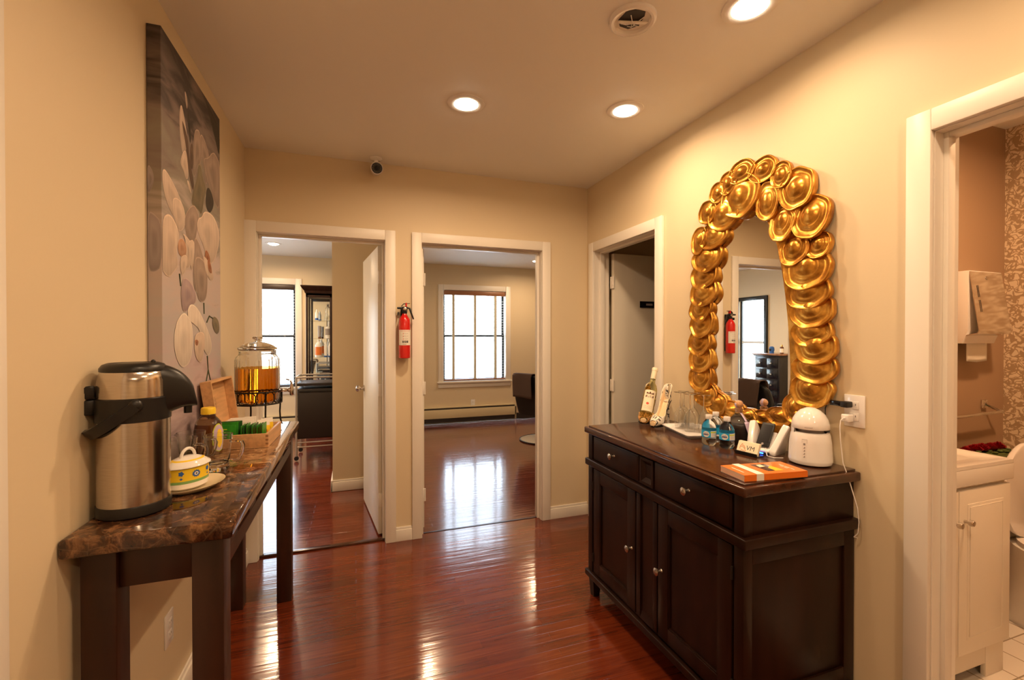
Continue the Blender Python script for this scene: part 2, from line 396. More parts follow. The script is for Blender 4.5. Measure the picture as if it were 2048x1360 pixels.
def struct(mb, name, label, cat=None, parent=None, **kw):
    o=mb.build(name, parent, **kw)
    if parent is None: tag(o,label,cat or name.split('_')[0],kind='structure')
    return o
def R(a,ax): return Matrix.Rotation(a,3,ax)

SHELLS=[
 (1.634,2.043,0.195,0.184),
 (1.487,1.977,0.106,0.153),
 (1.514,2.122,0.130,0.101),
 (1.421,2.068,0.089,0.100),
 (1.353,1.990,0.144,0.152),
 (1.628,2.152,0.139,0.096),
 (1.735,1.992,0.173,0.162),
 (1.290,1.860,0.143,0.155),
 (1.415,1.865,0.108,0.140),
 (1.361,1.747,0.122,0.123),
 (1.260,1.744,0.092,0.093),
 (1.306,1.658,0.181,0.149),
 (1.302,1.567,0.167,0.124),
 (1.288,1.492,0.165,0.123),
 (1.288,1.410,0.152,0.106),
 (1.270,1.349,0.153,0.122),
 (1.274,1.268,0.167,0.106),
 (1.286,1.181,0.156,0.123),
 (1.358,1.101,0.093,0.111),
 (1.425,1.055,0.120,0.070),
 (1.503,1.038,0.097,0.055),
 (1.685,1.037,0.140,0.085),
 (1.593,1.032,0.106,0.057),
 (1.803,1.895,0.169,0.125),
 (1.898,1.888,0.099,0.130),
 (1.845,1.793,0.182,0.138),
 (1.867,1.706,0.163,0.129),
 (1.867,1.620,0.163,0.139),
 (1.889,1.536,0.136,0.130),
 (1.881,1.460,0.143,0.140),
 (1.895,1.362,0.137,0.130),
 (1.887,1.276,0.144,0.130),
 (1.887,1.179,0.144,0.130),
 (1.849,1.096,0.139,0.107),
 (1.778,1.059,0.131,0.104),
 (1.707,2.125,0.097,0.100),
 (1.769,2.099,0.103,0.092),
 (1.839,2.019,0.109,0.106),
 (1.344,1.073,0.074,0.068),
]
PETALS=[
('D',[(2.217,2.397),(2.447,2.367),(2.446,2.215),(2.376,2.28),(2.32,2.323),(2.251,2.377)]),
('L',[(1.943,2.229),(1.962,2.235),(2.0,2.172),(2.019,2.124),(1.985,2.069),(1.96,2.063),(1.939,2.11),(1.933,2.179)]),
('L',[(1.989,2.306),(2.008,2.297),(2.021,2.262),(2.008,2.241),(1.991,2.284)]),
('D',[(2.021,2.252),(2.045,2.216),(2.054,2.157),(2.044,2.124),(2.027,2.17),(2.015,2.212)]),
('B',[(1.955,2.189),(2.0,2.158),(2.026,2.122),(2.034,2.064),(2.094,1.988),(2.065,1.949),(2.018,2.029),(1.999,2.102),(1.97,2.145)]),
('L',[(1.972,2.073),(1.999,2.088),(2.018,2.039),(2.024,1.994),(1.997,1.975),(1.968,2.007),(1.94,2.015),(1.947,2.04)]),
('L',[(2.003,1.978),(2.03,1.982),(2.06,1.938),(2.03,1.948)]),
('M',[(2.12,2.219),(2.158,2.226),(2.189,2.151),(2.164,2.091),(2.133,2.085),(2.087,2.005),(2.073,2.039),(2.082,2.159),(2.097,2.2)]),
('B',[(2.047,2.13),(2.075,2.147),(2.081,2.061),(2.059,2.029),(2.034,2.064)]),
('M',[(2.166,2.224),(2.214,2.219),(2.273,2.184),(2.282,2.16),(2.23,2.146),(2.263,2.073),(2.236,2.022),(2.204,2.105),(2.157,2.165)]),
('M',[(2.205,2.137),(2.264,2.154),(2.337,2.214),(2.394,2.213),(2.446,2.192),(2.442,1.981),(2.371,1.979),(2.262,2.062),(2.229,2.093)]),
('O',[(2.141,2.09),(2.172,2.094),(2.187,2.053),(2.245,2.019),(2.21,1.967),(2.176,1.885),(2.138,1.901),(2.071,1.898),(2.054,1.912),(2.079,1.968),(2.124,2.027)]),
('D',[(2.253,2.038),(2.324,2.022),(2.352,1.98),(2.295,1.926),(2.243,1.929),(2.227,1.966)]),
('L',[(1.782,1.944),(1.813,1.945),(1.891,1.914),(1.95,1.879),(1.95,1.865),(1.907,1.822),(1.872,1.805),(1.812,1.84),(1.781,1.88),(1.774,1.919)]),
('L',[(1.865,1.876),(1.938,1.884),(1.982,1.855),(1.987,1.801),(1.93,1.765),(1.889,1.782),(1.866,1.829)]),
('L',[(1.772,1.776),(1.817,1.806),(1.866,1.803),(1.918,1.767),(1.917,1.736),(1.893,1.687),(1.912,1.646),(1.886,1.624),(1.829,1.589),(1.787,1.598),(1.769,1.612)]),
('M',[(2.071,1.907),(2.115,1.9),(2.145,1.872),(2.121,1.817),(2.075,1.738),(2.013,1.755),(1.977,1.798),(1.982,1.846)]),
('L',[(2.209,1.917),(2.314,1.931),(2.389,1.91),(2.44,1.853),(2.366,1.736),(2.292,1.702),(2.222,1.713),(2.207,1.768),(2.136,1.8),(2.114,1.835),(2.137,1.87),(2.176,1.88)]),
('L',[(1.949,1.774),(2.076,1.748),(2.075,1.699),(2.011,1.642),(1.992,1.658),(1.987,1.75)]),
('P',[(1.918,1.74),(1.961,1.751),(1.999,1.724),(1.986,1.685),(1.923,1.679),(1.905,1.707)]),
('M',[(2.083,1.784),(2.128,1.778),(2.174,1.741),(2.222,1.692),(2.156,1.642),(2.132,1.568),(2.073,1.572),(2.067,1.669)]),
('T',[(2.223,1.766),(2.292,1.735),(2.274,1.689),(2.206,1.71)]),
('L',[(1.928,1.678),(2.0,1.7),(2.002,1.659),(1.962,1.614),(1.934,1.618)]),
('L',[(2.015,1.755),(2.094,1.771),(2.06,1.64),(2.037,1.658),(2.022,1.715)]),
('M',[(2.093,1.716),(2.234,1.705),(2.252,1.624),(2.231,1.551),(2.176,1.529),(2.115,1.542),(2.084,1.643)]),
('L',[(2.188,1.733),(2.292,1.702),(2.343,1.653),(2.311,1.631),(2.243,1.647),(2.206,1.689)]),
('T',[(2.244,1.73),(2.302,1.703),(2.312,1.662),(2.253,1.672)]),
('V',[(1.969,1.61),(2.028,1.604),(2.099,1.563),(2.098,1.524),(2.042,1.509),(1.981,1.48),(1.946,1.488),(1.933,1.548),(1.948,1.59)]),
('W',[(1.96,1.481),(2.003,1.47),(2.057,1.435),(2.055,1.343),(2.023,1.291),(1.964,1.276),(1.915,1.287),(1.87,1.338),(1.865,1.396),(1.898,1.451)]),
('W',[(2.042,1.52),(2.123,1.503),(2.229,1.433),(2.297,1.373),(2.296,1.33),(2.256,1.305),(2.191,1.333),(2.139,1.42),(2.089,1.435),(2.011,1.455),(1.999,1.491)]),
('L',[(2.072,1.397),(2.174,1.414),(2.21,1.386),(2.181,1.293),(2.128,1.285),(2.079,1.32)]),
('T',[(2.08,1.38),(2.13,1.375),(2.112,1.352),(2.084,1.359)]),
('O',[(2.329,1.484),(2.405,1.469),(2.426,1.424),(2.392,1.398),(2.328,1.422),(2.308,1.459)]),
]
STEMS= [[(2.237, 1.308), (2.249, 1.248), (2.206, 1.175)], [(2.249, 1.248), (2.299, 1.171)], [(1.921, 1.616), (1.933, 1.573)], [(2.194, 1.531), (2.199, 1.485)], [(2.233, 1.451), (2.269, 1.479), (2.325, 1.471)]]
# ================================================================ SETTING
# floors
f=MB(); f.box(-3.1,4.3,3.21,7.32,-.06,-.004,'mahogany_floor'); struct(f,'floor_rooms','dark red hardwood floor running on through the two doorways','floor')
f=MB(); f.box(-1.6,1.78,-2.1,3.21,-.06,0,'mahogany_floor'); struct(f,'floor','glossy dark red mahogany strip floor of the hallway','floor')
f=MB(); f.box(1.78,4.3,-.7,1.54,-.06,0,'white_floor_tile'); struct(f,'floor_bathroom','small white square tiles on the bathroom floor','floor')
f=MB(); f.box(1.78,4.3,1.54,3.21,-.06,0,'mahogany_floor'); struct(f,'floor_closet','dark wood floor of the closet behind the right hand door','floor')
c=MB(); c.box(-3.2,4.4,-2.2,7.4,H,H+.08,'ceiling_paint'); struct(c,'ceiling','smooth peach beige ceiling with recessed lights','ceiling')
def wall_x(name,label,x0,x1,y0,y1,ops,m='wall_paint',z1=H):
    """wall running along x with openings (xa,xb,za,zb)"""
    w=MB(); xs=x0
    for xa,xb,za,zb in sorted(ops):
        w.box(xs,xa,y0,y1,0,z1,m); 
        if za>0: w.box(xa,xb,y0,y1,0,za,m)
        w.box(xa,xb,y0,y1,zb,z1,m); xs=xb
    w.box(xs,x1,y0,y1,0,z1,m); return struct(w,name,label,'wall')
def wall_y(name,label,y0,y1,x0,x1,ops,m='wall_paint',z1=H):
    w=MB(); ys=y0
    for ya,yb,za,zb in sorted(ops):
        w.box(x0,x1,ys,ya,0,z1,m)
        if za>0: w.box(x0,x1,ya,yb,0,za,m)
        w.box(x0,x1,ya,yb,zb,z1,m); ys=yb
    w.box(x0,x1,ys,y1,0,z1,m); return struct(w,name,label,'wall')
DT=2.035
LO=(-.595,.190); RO=(.433,1.329)
wall_x('wall_back','beige end wall of the hallway holding two open doorways',-3.1,4.3,YB,YB+.12,[(LO[0]-.02,LO[1]+.02,0,DT+.02),(RO[0]-.02,RO[1]+.02,0,DT+.02)])
CO=(2.285,3.03); BO=(.145,.907)
wall_y('wall_right','beige right wall with the gold mirror and bathroom doorway',-2.1,YB,XR,XR+.12,[(BO[0]-.02,BO[1]+.02,0,DT+.02),(CO[0]-.02,CO[1]+.02,0,DT+.02)])
wall_y('wall_left','beige left wall behind the console table',-2.1,YB,XL-.12,XL,[(.28,1.065,0,2.06)])
wall_x('wall_front','beige hallway wall behind the camera',XL-.12,XR+.12,-2.2,-2.1,[])
wall_x('wall_far','beige outer wall of the two rooms with white framed windows',-3.1,4.3,7.2,7.34,[(-1.90,-.815,.62,2.14),(1.335,2.385,.63,2.14)])
wall_y('wall_salon_left','beige outer wall with the black framed window',YB+.12,7.2,-3.12,-3.0,[(5.68,6.22,.55,2.01)])
wall_y('wall_salon_right','beige right hand wall of the room with the styling chair',YB+.12,7.2,4.2,4.3,[])
wall_y('wall_divider','beige wall dividing the two rooms beyond the doorways',YB+.12,7.2,.27,.37,[])
w=MB(); w.box(-.195,.27,4.35,5.1,0,H,'wall_paint'); struct(w,'wall_column','beige wall corner standing out inside the left doorway','wall')
wall_x('wall_bathroom','tan brown bathroom wall with paper towel dispenser',XR+.12,3.43,1.484,1.60,[],'bath_brown')
w=MB(); w.box(3.43,3.5,-.7,1.6,0,H,'floral_wallpaper'); struct(w,'wall_bathroom_right','bathroom wall in tan floral vine wallpaper','wall')
wall_x('wall_bathroom_front','tan brown bathroom wall out of view',XR+.12,3.43,-.75,-.65,[],'bath_brown')
w=MB(); w.box(3.3,3.4,1.6,YB,0,H,'wall_paint'); struct(w,'wall_closet','beige inner wall of the dark closet','wall')

# casings
CW=.068
def casing_x(name,label,xa,xb,y,dirn=-1,zt=DT,stop=True,depth=.12):
    t=MB(); ya,yb=(y-.02,y) if dirn<0 else (y,y+.02)
    t.box(xa-CW,xa,ya,yb,0,zt+CW,'trim_white',.004); t.box(xb,xb+CW,ya,yb,0,zt+CW,'trim_white',.004); t.box(xa-.001,xb+.001,ya+.0006,yb,zt,zt+CW,'trim_white',.004)
    t.box(xa-.02,xa+.002,y,y+depth,0,zt+.02,'trim_white'); t.box(xb-.002,xb+.02,y,y+depth,0,zt+.02,'trim_white'); t.box(xa,xb,y,y+depth,zt-.002,zt+.02,'trim_white')
    if stop:
        t.box(xa+.002,xa+.016,y+.045,y+.08,0,zt-.002,'trim_white',.002); t.box(xb-.016,xb-.002,y+.045,y+.08,0,zt-.002,'trim_white',.002); t.box(xa+.016,xb-.016,y+.045,y+.08,zt-.016,zt-.002,'trim_white',.002)
    struct(t,name,label,'door frame')
def casing_y(name,label,ya,yb,x,zt=DT,depth=.12,sgn=1):
    t=MB(); xa,xb=(x-.02,x) if sgn>0 else (x,x+.02)
    t.box(xa,xb,ya-CW,ya,0,zt+CW,'trim_white',.004); t.box(xa,xb,yb,yb+CW,0,zt+CW,'trim_white',.004); t.box(xa+(.0006 if sgn>0 else 0),xb-(0 if sgn>0 else .0006),ya-.001,yb+.001,zt,zt+CW,'trim_white',.004)
    a,b=(x,x+depth) if sgn>0 else (x-depth,x)
    t.box(a,b,ya-.02,ya+.002,0,zt+.02,'trim_white'); t.box(a,b,yb-.002,yb+.02,0,zt+.02,'trim_white'); t.box(a,b,ya,yb,zt-.002,zt+.02,'trim_white')
    sa,sb=(x+.04,x+.075) if sgn>0 else (x-.075,x-.04)
    t.box(sa,sb,ya+.002,ya+.016,0,zt-.002,'trim_white',.002); t.box(sa,sb,yb-.016,yb-.002,0,zt-.002,'trim_white',.002); t.box(sa,sb,ya+.016,yb-.016,zt-.016,zt-.002,'trim_white',.002)
    struct(t,name,label,'door frame')
casing_x('trim_1','white frame around the left doorway, beside the drink dispenser',LO[0]+.022,LO[1],YB)
casing_x('trim_2','white frame around the doorway right of the fire extinguisher',RO[0],RO[1],YB)
casing_y('trim_3','white frame around the closet doorway beside the sideboard',CO[0],CO[1],XR)
casing_y('trim_4','white frame around the bathroom doorway on the right',BO[0],BO[1],XR)
casing_y('trim_5','white frame strip at the near end of the left wall',.30,1.045,XL,sgn=-1)
t=MB(); t.box(LO[0],LO[1],YB+.03,YB+.07,-.004,.012,'espresso_top',.004); struct(t,'trim_6','low dark wooden threshold strip under the left doorway','threshold')
t=MB(); t.box(RO[0],RO[1],YB+.055,YB+.07,-.004,.003,'espresso_inlay'); struct(t,'trim_7','thin dark threshold line under the right doorway','threshold')
def bb(name,label,x0,x1,y0,y1,face,h=.095):
    b=MB(); b.box(x0,x1,y0,y1,0,h-.018,'trim_white',.001)
    i=.006
    if face=='-y': b.box(x0,x1,y0+i,y1,h-.019,h,'trim_white',.004)
    if face=='+x': b.box(x0,x1-i,y0,y1,h-.019,h,'trim_white',.004)
    if face=='-x': b.box(x0+i,x1,y0,y1,h-.019,h,'trim_white',.004)
    struct(b,name,label,'baseboard')
bb('baseboard_back','short white baseboard between the two doorways',LO[1]+CW,RO[0]-CW,YB-.015,YB,'-y')
bb('baseboard_back_right','white baseboard right of the right doorway',RO[1]+CW,XR,YB-.015,YB,'-y')
bb('baseboard_left','white baseboard along the left wall under the console table',XL,XL+.015,1.15,YB-.02,'+x',.10)
bb('baseboard_right','white baseboard along the right wall behind the sideboard',XR-.015,XR,.98,2.21,'-x')
bb('baseboard_column','white baseboard around the wall corner inside the left doorway',-.21,.27,4.335,4.35,'-y',.10)
b=MB(); b.box(-.21,-.195,4.335,5.1,0,.1,'trim_white',.003); struct(b,'baseboard_column_side','white baseboard on the side of that wall corner','baseboard')

# doors -----------------------------------------------------------
def knob(parent, loc, d, m='nickel', both=True):
    k=MB(); s=1
    prof=[(0,0),(.026,0),(.026,.006),(.011,.010),(.010,.030),(.020,.038),(.027,.050),(.026,.060),(.016,.068),(0,.070)]
    M = Matrix.Rotation(pi/2 if d=='+x' else -pi/2,4,'Y') if d in('+x','-x') else Matrix.Rotation(pi/2 if d=='-y' else -pi/2,4,'X')
    k.lathe(prof,loc,20,m,M=M,cap=False); return k.build('door_knob',parent)
def doorleaf(name,label,hinge,rz,width,knobside,zt=2.02,both=True):
    """leaf extends along local +x from the hinge, thickness along local +y"""
    e=thing(name,label,'door',(hinge[0],hinge[1],0),rz); e['kind']='structure'
    l=MB(); l.box(0,width,0,.035,.012,zt,'door_white',.002); l.build('door_leaf',e)
    knob(e,(width-.065,0,.96),'-y'); 
    if both: knob(e,(width-.065,.035,.96),'+y')
    for z in (.25,1.02,1.80):
        h=MB(); h.box(-.012,.0,.002,.033,z-.045,z+.045,'trim_white',.001); h.tube([(-.006,-.004,z-.045),(-.006,-.004,z+.045)],.006,'trim_white'); h.build('hinge',e)
    return e
doorleaf('door_1','white door standing open inside the left doorway',(LO[1]-.006,YB+.125),radians(96.5),.755,1)
doorleaf('door_2','white door standing open inside the right doorway',(RO[0]+.035,YB+.13),radians(89.5),.86,1)
d3=doorleaf('door_3','beige open closet door with a small dark name plaque',(XR+.135,CO[1]-.048),radians(1.5),.74,1)
p=MB(); p.box(.235,.40,-.006,0,1.615,1.665,'black_gloss',.001)
p.box(.290,.350,-.0066,-.0058,1.632,1.648,'ink_grey'); p.build('name_plaque',d3,label='small black plaque')
e=thing('door_4','white closed door at the near end of the left wall','door',(XL-.06,.30,0)); e['kind']='structure'
l=MB(); l.box(0,.035,0,.78,.01,2.02,'door_white',.002); l.build('door_leaf',e)

# windows ---------------------------------------------------------
def window(name,label,xa,xb,za,zb,y,blind,frame='sash_white'):
    e=thing(name,label,'window',((xa+xb)/2,y,0)); e['kind']='structure'
    w=(xb-xa)/2
    c=MB(); cw=.085
    c.box(-w-cw,-w,-.02,0,za,zb+cw,'trim_white',.004); c.box(w,w+cw,-.02,0,za,zb+cw,'trim_white',.004); c.box(-w,w,-.0194,0,zb,zb+cw,'trim_white',.004)
    c.box(-w-.0,-w+.004,0,.12,za,zb,'trim_white'); c.box(w-.004,w,0,.12,za,zb,'trim_white'); c.box(-w,w,0,.12,zb-.004,zb,'trim_white'); c.build('window_casing',e)
    s=MB(); s.box(-w-cw-.02,w+cw+.02,-.05,.11,za-.025,za,'trim_white',.005); s.box(-w-cw,w+cw,-.018,0,za-.10,za-.025,'trim_white',.004); s.build('window_sill',e)
    f=MB(); zm=(za+zb)/2
    for (z0,z1,yy) in ((za,zm+.02,.075),(zm-.02,zb,.098)):
        f.box(-w+.004,-w+.04,yy,yy+.02,z0,z1,frame); f.box(w-.04,w-.004,yy,yy+.02,z0,z1,frame); f.box(-w+.04,w-.04,yy,yy+.02,z0,z0+.04,frame); f.box(-w+.04,w-.04,yy,yy+.02,z1-.035,z1,frame)
    f.build('window_sash',e)
    g=MB(); g.box(-w+.01,w-.01,.085,.088,za+.01,zm,'window_glass'); g.box(-w+.01,w-.01,.107,.110,zm,zb-.01,'window_glass'); g.build('window_pane',e)
    return e
wn=window('window_1','window with wooden venetian blind seen through the right doorway',1.335,2.385,.665,2.14,7.2,1,'window_black')
wn2=window('window_2','window with dark venetian blind seen behind the drink dispenser',-1.90,-.815,.66,2.14,7.2,1,'window_black')
e3=thing('window_3','black framed window seen reflected in the gold mirror','window',(-3.0,5.95,0)); e3['kind']='structure'
f=MB()
f.box(0,.035,-.325,-.265,.45,2.07,'window_black',.006); f.box(0,.035,.265,.325,.45,2.07,'window_black',.006); f.box(0,.034,-.27,.27,2.005,2.069,'window_black',.006); f.box(0,.034,-.27,.27,.45,.56,'window_black',.006)
f.box(-.06,-.03,-.27,.27,1.27,1.31,'sash_white'); f.box(-.06,-.03,-.27,-.235,.55,2.01,'window_black'); f.box(-.06,-.03,.235,.27,.55,2.01,'window_black'); f.box(-.06,-.03,-.27,.27,.55,.60,'sash_white'); f.build('window_frame',e3)
g=MB(); g.box(-.05,-.046,-.25,.25,.55,2.01,'window_glass'); g.build('window_pane',e3)
def blind(label,xa,xb,za,zb,y,slat,valance,tapes,name='venetian_blind'):
    e=thing(name,label,'blind',((xa+xb)/2,y,za)); w=(xb-xa)/2-.008; h=zb-za
    v=MB(); v.box(-w,w,-.012,.045,h-.075,h-.004,valance,.004); v.build('valance',e)
    s=MB(); n=int((h-.14)/.043)
    for i in range(n):
        z=.055+i*.043
        s.box(-w+.004,w-.004,-.006,.040,z,z+.0026,slat,rot=R(radians(-2),'X'),at=(0,.017,z))
    s.build('slats',e)
    b=MB(); b.box(-w,w,-.006,.042,.008,.030,valance,.003); b.build('bottom_rail',e)
    for x in tapes:
        t=MB(); wd=.017 if valance=='slat_wood' else .001
        t.box(x-wd,x+wd,-.010,-.0085,.03,h-.075,'tape_cream'); t.box(x-wd,x+wd,.042,.0435,.03,h-.075,'tape_cream'); t.build('ladder_tape',e)
    return e
blind('venetian blind with wooden valance and three cream tapes in the right doorway window',1.339,2.381,.668,2.136,7.2,'slat_white','slat_wood',(-.36,.0,.35))
blind('venetian blind with dark headrail behind the drink dispenser',-1.896,-.819,.663,2.136,7.2,'slat_white','slat_dark',(-.4,.4))
# lamps -----------------------------------------------------------
def downlight(x,y,label,power,r=.075,grp=None,col=WARM):
    e=thing('recessed_light',label,'ceiling light',(x,y,H),0,grp)
    t=MB(); t.lathe([(r*.80,-.002),(r*.80,-.006),(r*1.0,-.008),(r*1.22,-.004),(r*1.24,0),(r*.8,0)],(0,0,0),36,'white_matte',cap=False); t.build('trim_ring',e)
    l=MB(); l.lathe([(0,-.022),(r*.35,-.020),(r*.65,-.012),(r*.80,-.002)],(0,0,0),32,'lamp_lens',cap=False); l.build('lens',e)
    a=area('lamp_light',(x,y,H-.026),r*1.5,power,col,spread=radians(169)); return e
PH=12.5
downlight(.522,2.197,'round recessed ceiling light in the middle of the ceiling',PH)
downlight(1.303,1.994,'round recessed ceiling light above the far end of the sideboard',PH*.60)
downlight(1.306,1.226,'round recessed ceiling light at the top edge, nearest the camera',PH*.44)
for x,y,lb in ((.35,.55,'recessed ceiling light above the camera'),(1.306,.25,'recessed ceiling light opposite the bathroom doorway, outside the frame'),(.5,-1.2,'recessed ceiling light at the hallway end behind the camera')): downlight(x,y,lb,PH*(.6 if x>1 else (.72 if y>0 else 1.0)))
downlight(-.957,6.278,'small recessed light seen through the left doorway',20)
downlight(-1.6,4.2,'added unseen fill light over the hidden side of the left room',34)  # unseen lamp added to brighten the wall column inside the left doorway
downlight(.784,5.25,'recessed light hidden above the right doorway',14)
downlight(2.62,6.40,'small recessed light at the right of the right doorway',14)
downlight(2.6,.75,'recessed light in the bathroom ceiling',20,col=(1,.56,.27))
# ================================================================ CONSOLE TABLE
def console():
    x0,x1,y0,y1,T=XL+.002,-.292,1.29,2.715,.93
    e=thing('console_table','narrow dark wood console table with brown marble top along the left wall','table',(x0,y0,0))
    W,Lg=x1-x0,y1-y0
    t=MB(); t.box(0,W,0,Lg,T-.045,T,'brown_marble',.008,3); t.build('table_top',e)
    for i,(a,b) in enumerate(((.022,.04),(W-.098,.04),(.022,Lg-.105),(W-.098,Lg-.105))):
        l=MB(); l.box(a,a+.07,b,b+.07,0,T-.045,'walnut',.003); l.build('leg',e)
    zt=T-.045
    a=MB(); a.box(.092,W-.098,.055,.08,zt-.105,zt,'walnut',.002); a.build('apron',e)
    a=MB(); a.box(.092,W-.098,Lg-.075,Lg-.05,zt-.105,zt,'walnut',.002); a.build('apron',e)
    a=MB(); a.box(.03,.05,.11,Lg-.105,zt-.105,zt,'walnut',.002); a.build('apron',e)
    r=MB(); r.box(W-.052,W-.030,.11,Lg-.105,zt-.105,zt-.060,'walnut',.002); r.build('lower_rail',e)
    n=5; span=Lg-.215
    for k in range(n):
        y=.11+span*k/(n-1)*1.0
        yy=min(max(y-.05,.11),Lg-.105-.10)
        b=MB(); b.box(W-.050,W-.032,yy,yy+.10,zt-.0605,zt,'walnut',.0015); b.build('spacer_block',e)
    i=MB(); i.box(W-.066,W-.060,.11,Lg-.105,zt-.07,zt-.001,'espresso_inlay'); i.build('inner_rail',e)
console()
T=.931
# airpot ----------------------------------------------------------
def airpot():
    e=thing('coffee_airpot','tall brushed steel coffee airpot with black pump lid on the marble table','airpot',(-.553,1.455,T),radians(22))
    r=.078
    b=MB(); b.lathe([(0,0),(r-.004,0),(r+.001,.004),(r+.001,.026),(r-.001,.030)],m='black_plastic',seg=64,cap=False); b.build('base_ring',e)
    b=MB(); b.lathe([(r-.003,.028),(r-.001,.030),(r-.001,.243),(r-.003,.245)],m='brushed_steel',seg=96,cap=False); b.build('body',e)
    c=MB(); c.lathe([(r-.004,.240),(r+.001,.242),(r+.0015,.300),(r-.003,.303)],m='black_plastic',seg=64,cap=False); c.build('collar',e)
    u=MB(); u.lathe([(r-.004,.300),(r-.002,.303),(r-.003,.345),(r-.009,.368),(r-.012,.372)],m='brushed_steel',seg=96,cap=False); u.build('head_band',e)
    l=MB(); l.lathe([(r-.014,.366),(r-.008,.370),(r-.008,.378),(r-.014,.387),(r-.024,.391),(r-.026,.389),(.028,.391),(.02,.392),(0,.392)],m='black_plastic',seg=64,cap=False); l.build('pump_lid',e)
    # spout head: lofted from the collar outwards (+x), drooping nose
    s=MB(); rows=[]
    for i in range(13):
        t=i/12; x=.035+t*.100
        top=.283+.104*(max(0,1-t**2.1))**.5; bot=.246+.020*min(1,t*1.4)**1.5
        hw=.024*(1-t)**.5+.028
        ring=[]
        for k in range(20):
            a=2*pi*k/20; cx,cz=cos(a),sin(a)
            px=abs(cx)**.55*(1 if cx>0 else -1)*hw; pz=abs(cz)**.55*(1 if cz>0 else -1)
            ring.append((x,px,(top+bot)/2+pz*(top-bot)/2))
        rows.append(ring)
    s.grid(rows,'black_plastic',closed=True)
    s.bm.faces.new([v for v in s.bm.verts][-20:])
    s.lathe([(.010,.0),(.010,.022),(.007,.022),(.007,0)],(.116,0,.246),16,'black_plastic'); s.sphere((.040,0,.392),.006,'black_plastic',10)
    s.build('spout',e,angle=50)
    # carrying handle
    h=MB(); rows=[]
    n=26
    for i in range(n+1):
        a=pi*i/n; 
        y=-cos(a)*(r+.012); d=abs(sin(a))**.6*.115; x=-d*cos(radians(38)); z=.285-d*sin(radians(38))
        tang=Vector((0,1,0)); 
        wv=Vector((sin(radians(38)),0,-cos(radians(38))))*0.0+Vector((.62,0,-.78))*.012
        nn=Vector((-(r*.0),0,0)); th=.005
        nrm=Vector((-.78*sin(a),-cos(a),-.62*sin(a))).normalized()*th
        p=Vector((x,y,z)); wv=Vector((.62,0,-.78))*.013*(1 if sin(a)>.3 else 1)
        if sin(a)<=.75: wv=Vector((.62,0,-.78)).lerp(Vector((.62,0,-.78)),1)*.013
        rows.append([p+wv+nrm,p+wv-nrm,p-wv-nrm,p-wv+nrm])
    h.grid(rows,'black_plastic',closed=True)
    for q in (rows[0],rows[-1]): h.bm.faces.new([h.bm.verts.new(v) for v in q])
    for sg in (-1,1):
        h.lathe([(0,-.004),(.014,-.004),(.016,0),(.016,.008),(.012,.012),(0,.012)],(0,sg*(r+.003),.285),20,'black_plastic',M=Matrix.Rotation(-sg*pi/2,4,'X'),cap=False)
    h.build('carrying_handle',e,angle=50)
    k=MB(); k.box(-r-.020,-r+.004,-.014,.014,.262,.300,'black_plastic',.004); k.box(-r-.018,-r+.002,-.012,.012,.302,.335,'black_plastic',.004); k.lathe([(0,0),(.009,0),(.009,.026),(0,.026)],(-r-.012,-.013,.325),12,'black_plastic',M=Matrix.Rotation(-pi/2,4,'X'),cap=False); k.build('lid_latch',e)
airpot()
# butter dish -----------------------------------------------------
def oval(mb,prof,m,sx,sy,seg=48,c=(0,0,0)): mb.lathe(prof,c,seg,m,sx=sx,sy=sy,cap=False)
e=thing('sugar_dish','small oval white and yellow lidded dish with blue flowers on a cream saucer','dish',(-.478,1.605,T+.011),radians(62))
b=MB(); oval(b,[(0,.0),(.046,0),(.052,.004),(.053,.018)],'white_ceramic',1.12,.86); oval(b,[(.0531,.018),(.0532,.026)],'dish_green',1.12,.86)
oval(b,[(.0532,.026),(.0535,.060),(.051,.063)],'yellow',1.12,.86)
def onoval(th,z,out=.0006):
    def f(x,y):
        a=th+x/.053; r=.0536+out; return Vector((r*cos(a)*1.12,r*sin(a)*.86,z+y))
    return f
for k in range(9):
    th=2*pi*k/9+.25; f=onoval(th,.044)
    petals=[]; n=12 if k%2==0 else 5; R0=.0115 if k%2==0 else .0080; dz=0 if k%2==0 else .005
    pts=[]
    for i in range(n*2):
        a=2*pi*i/(n*2); rr=R0*(1 if i%2==0 else .72); pts.append(f(rr*cos(a),rr*sin(a)+dz))
    c=b.bm.verts.new(f(0,dz)); vs=[b.bm.verts.new(p) for p in pts]; fs=[b.bm.faces.new((c,vs[i],vs[(i+1)%len(vs)])) for i in range(len(vs))]; b._fin(fs,'ink_blue')
    if k%2==0:
        g=onoval(th,.044,.0010)
        for R1,mm in ((.0055,'white_ceramic'),(.0022,'ink_black')):
            c=b.bm.verts.new(g(0,0)); vs=[b.bm.verts.new(g(R1*cos(2*pi*i/12),R1*sin(2*pi*i/12))) for i in range(12)]; fs=[b.bm.faces.new((c,vs[i],vs[(i+1)%12])) for i in range(12)]; b._fin(fs,mm); g=onoval(th,.044,.0014)
    else:
        vs=[b.bm.verts.new(f(x,y)) for x,y in ((0,-.003),(.001,-.009),(.005,-.009),(.001,-.013),(-.001,-.013),(-.005,-.009),(-.001,-.009))]; b._fin([b.bm.faces.new(vs)],'ink_blue')
b.build('dish_body',e,angle=30)
l=MB(); oval(l,[(.058,.063),(.0595,.065),(.056,.070),(.042,.080)],'white_ceramic',1.12,.86); oval(l,[(.042,.080),(.036,.0835)],'yellow',1.12,.86); oval(l,[(.036,.0835),(.022,.089),(0,.091)],'white_ceramic',1.12,.86); l.build('dish_lid',e)
h=MB(); h.tube([(-.024*cos(pi*i/12),0,.086+.026*sin(pi*i/12)) for i in range(13)],.0045,'white_ceramic',10); h.build('lid_handle',e)
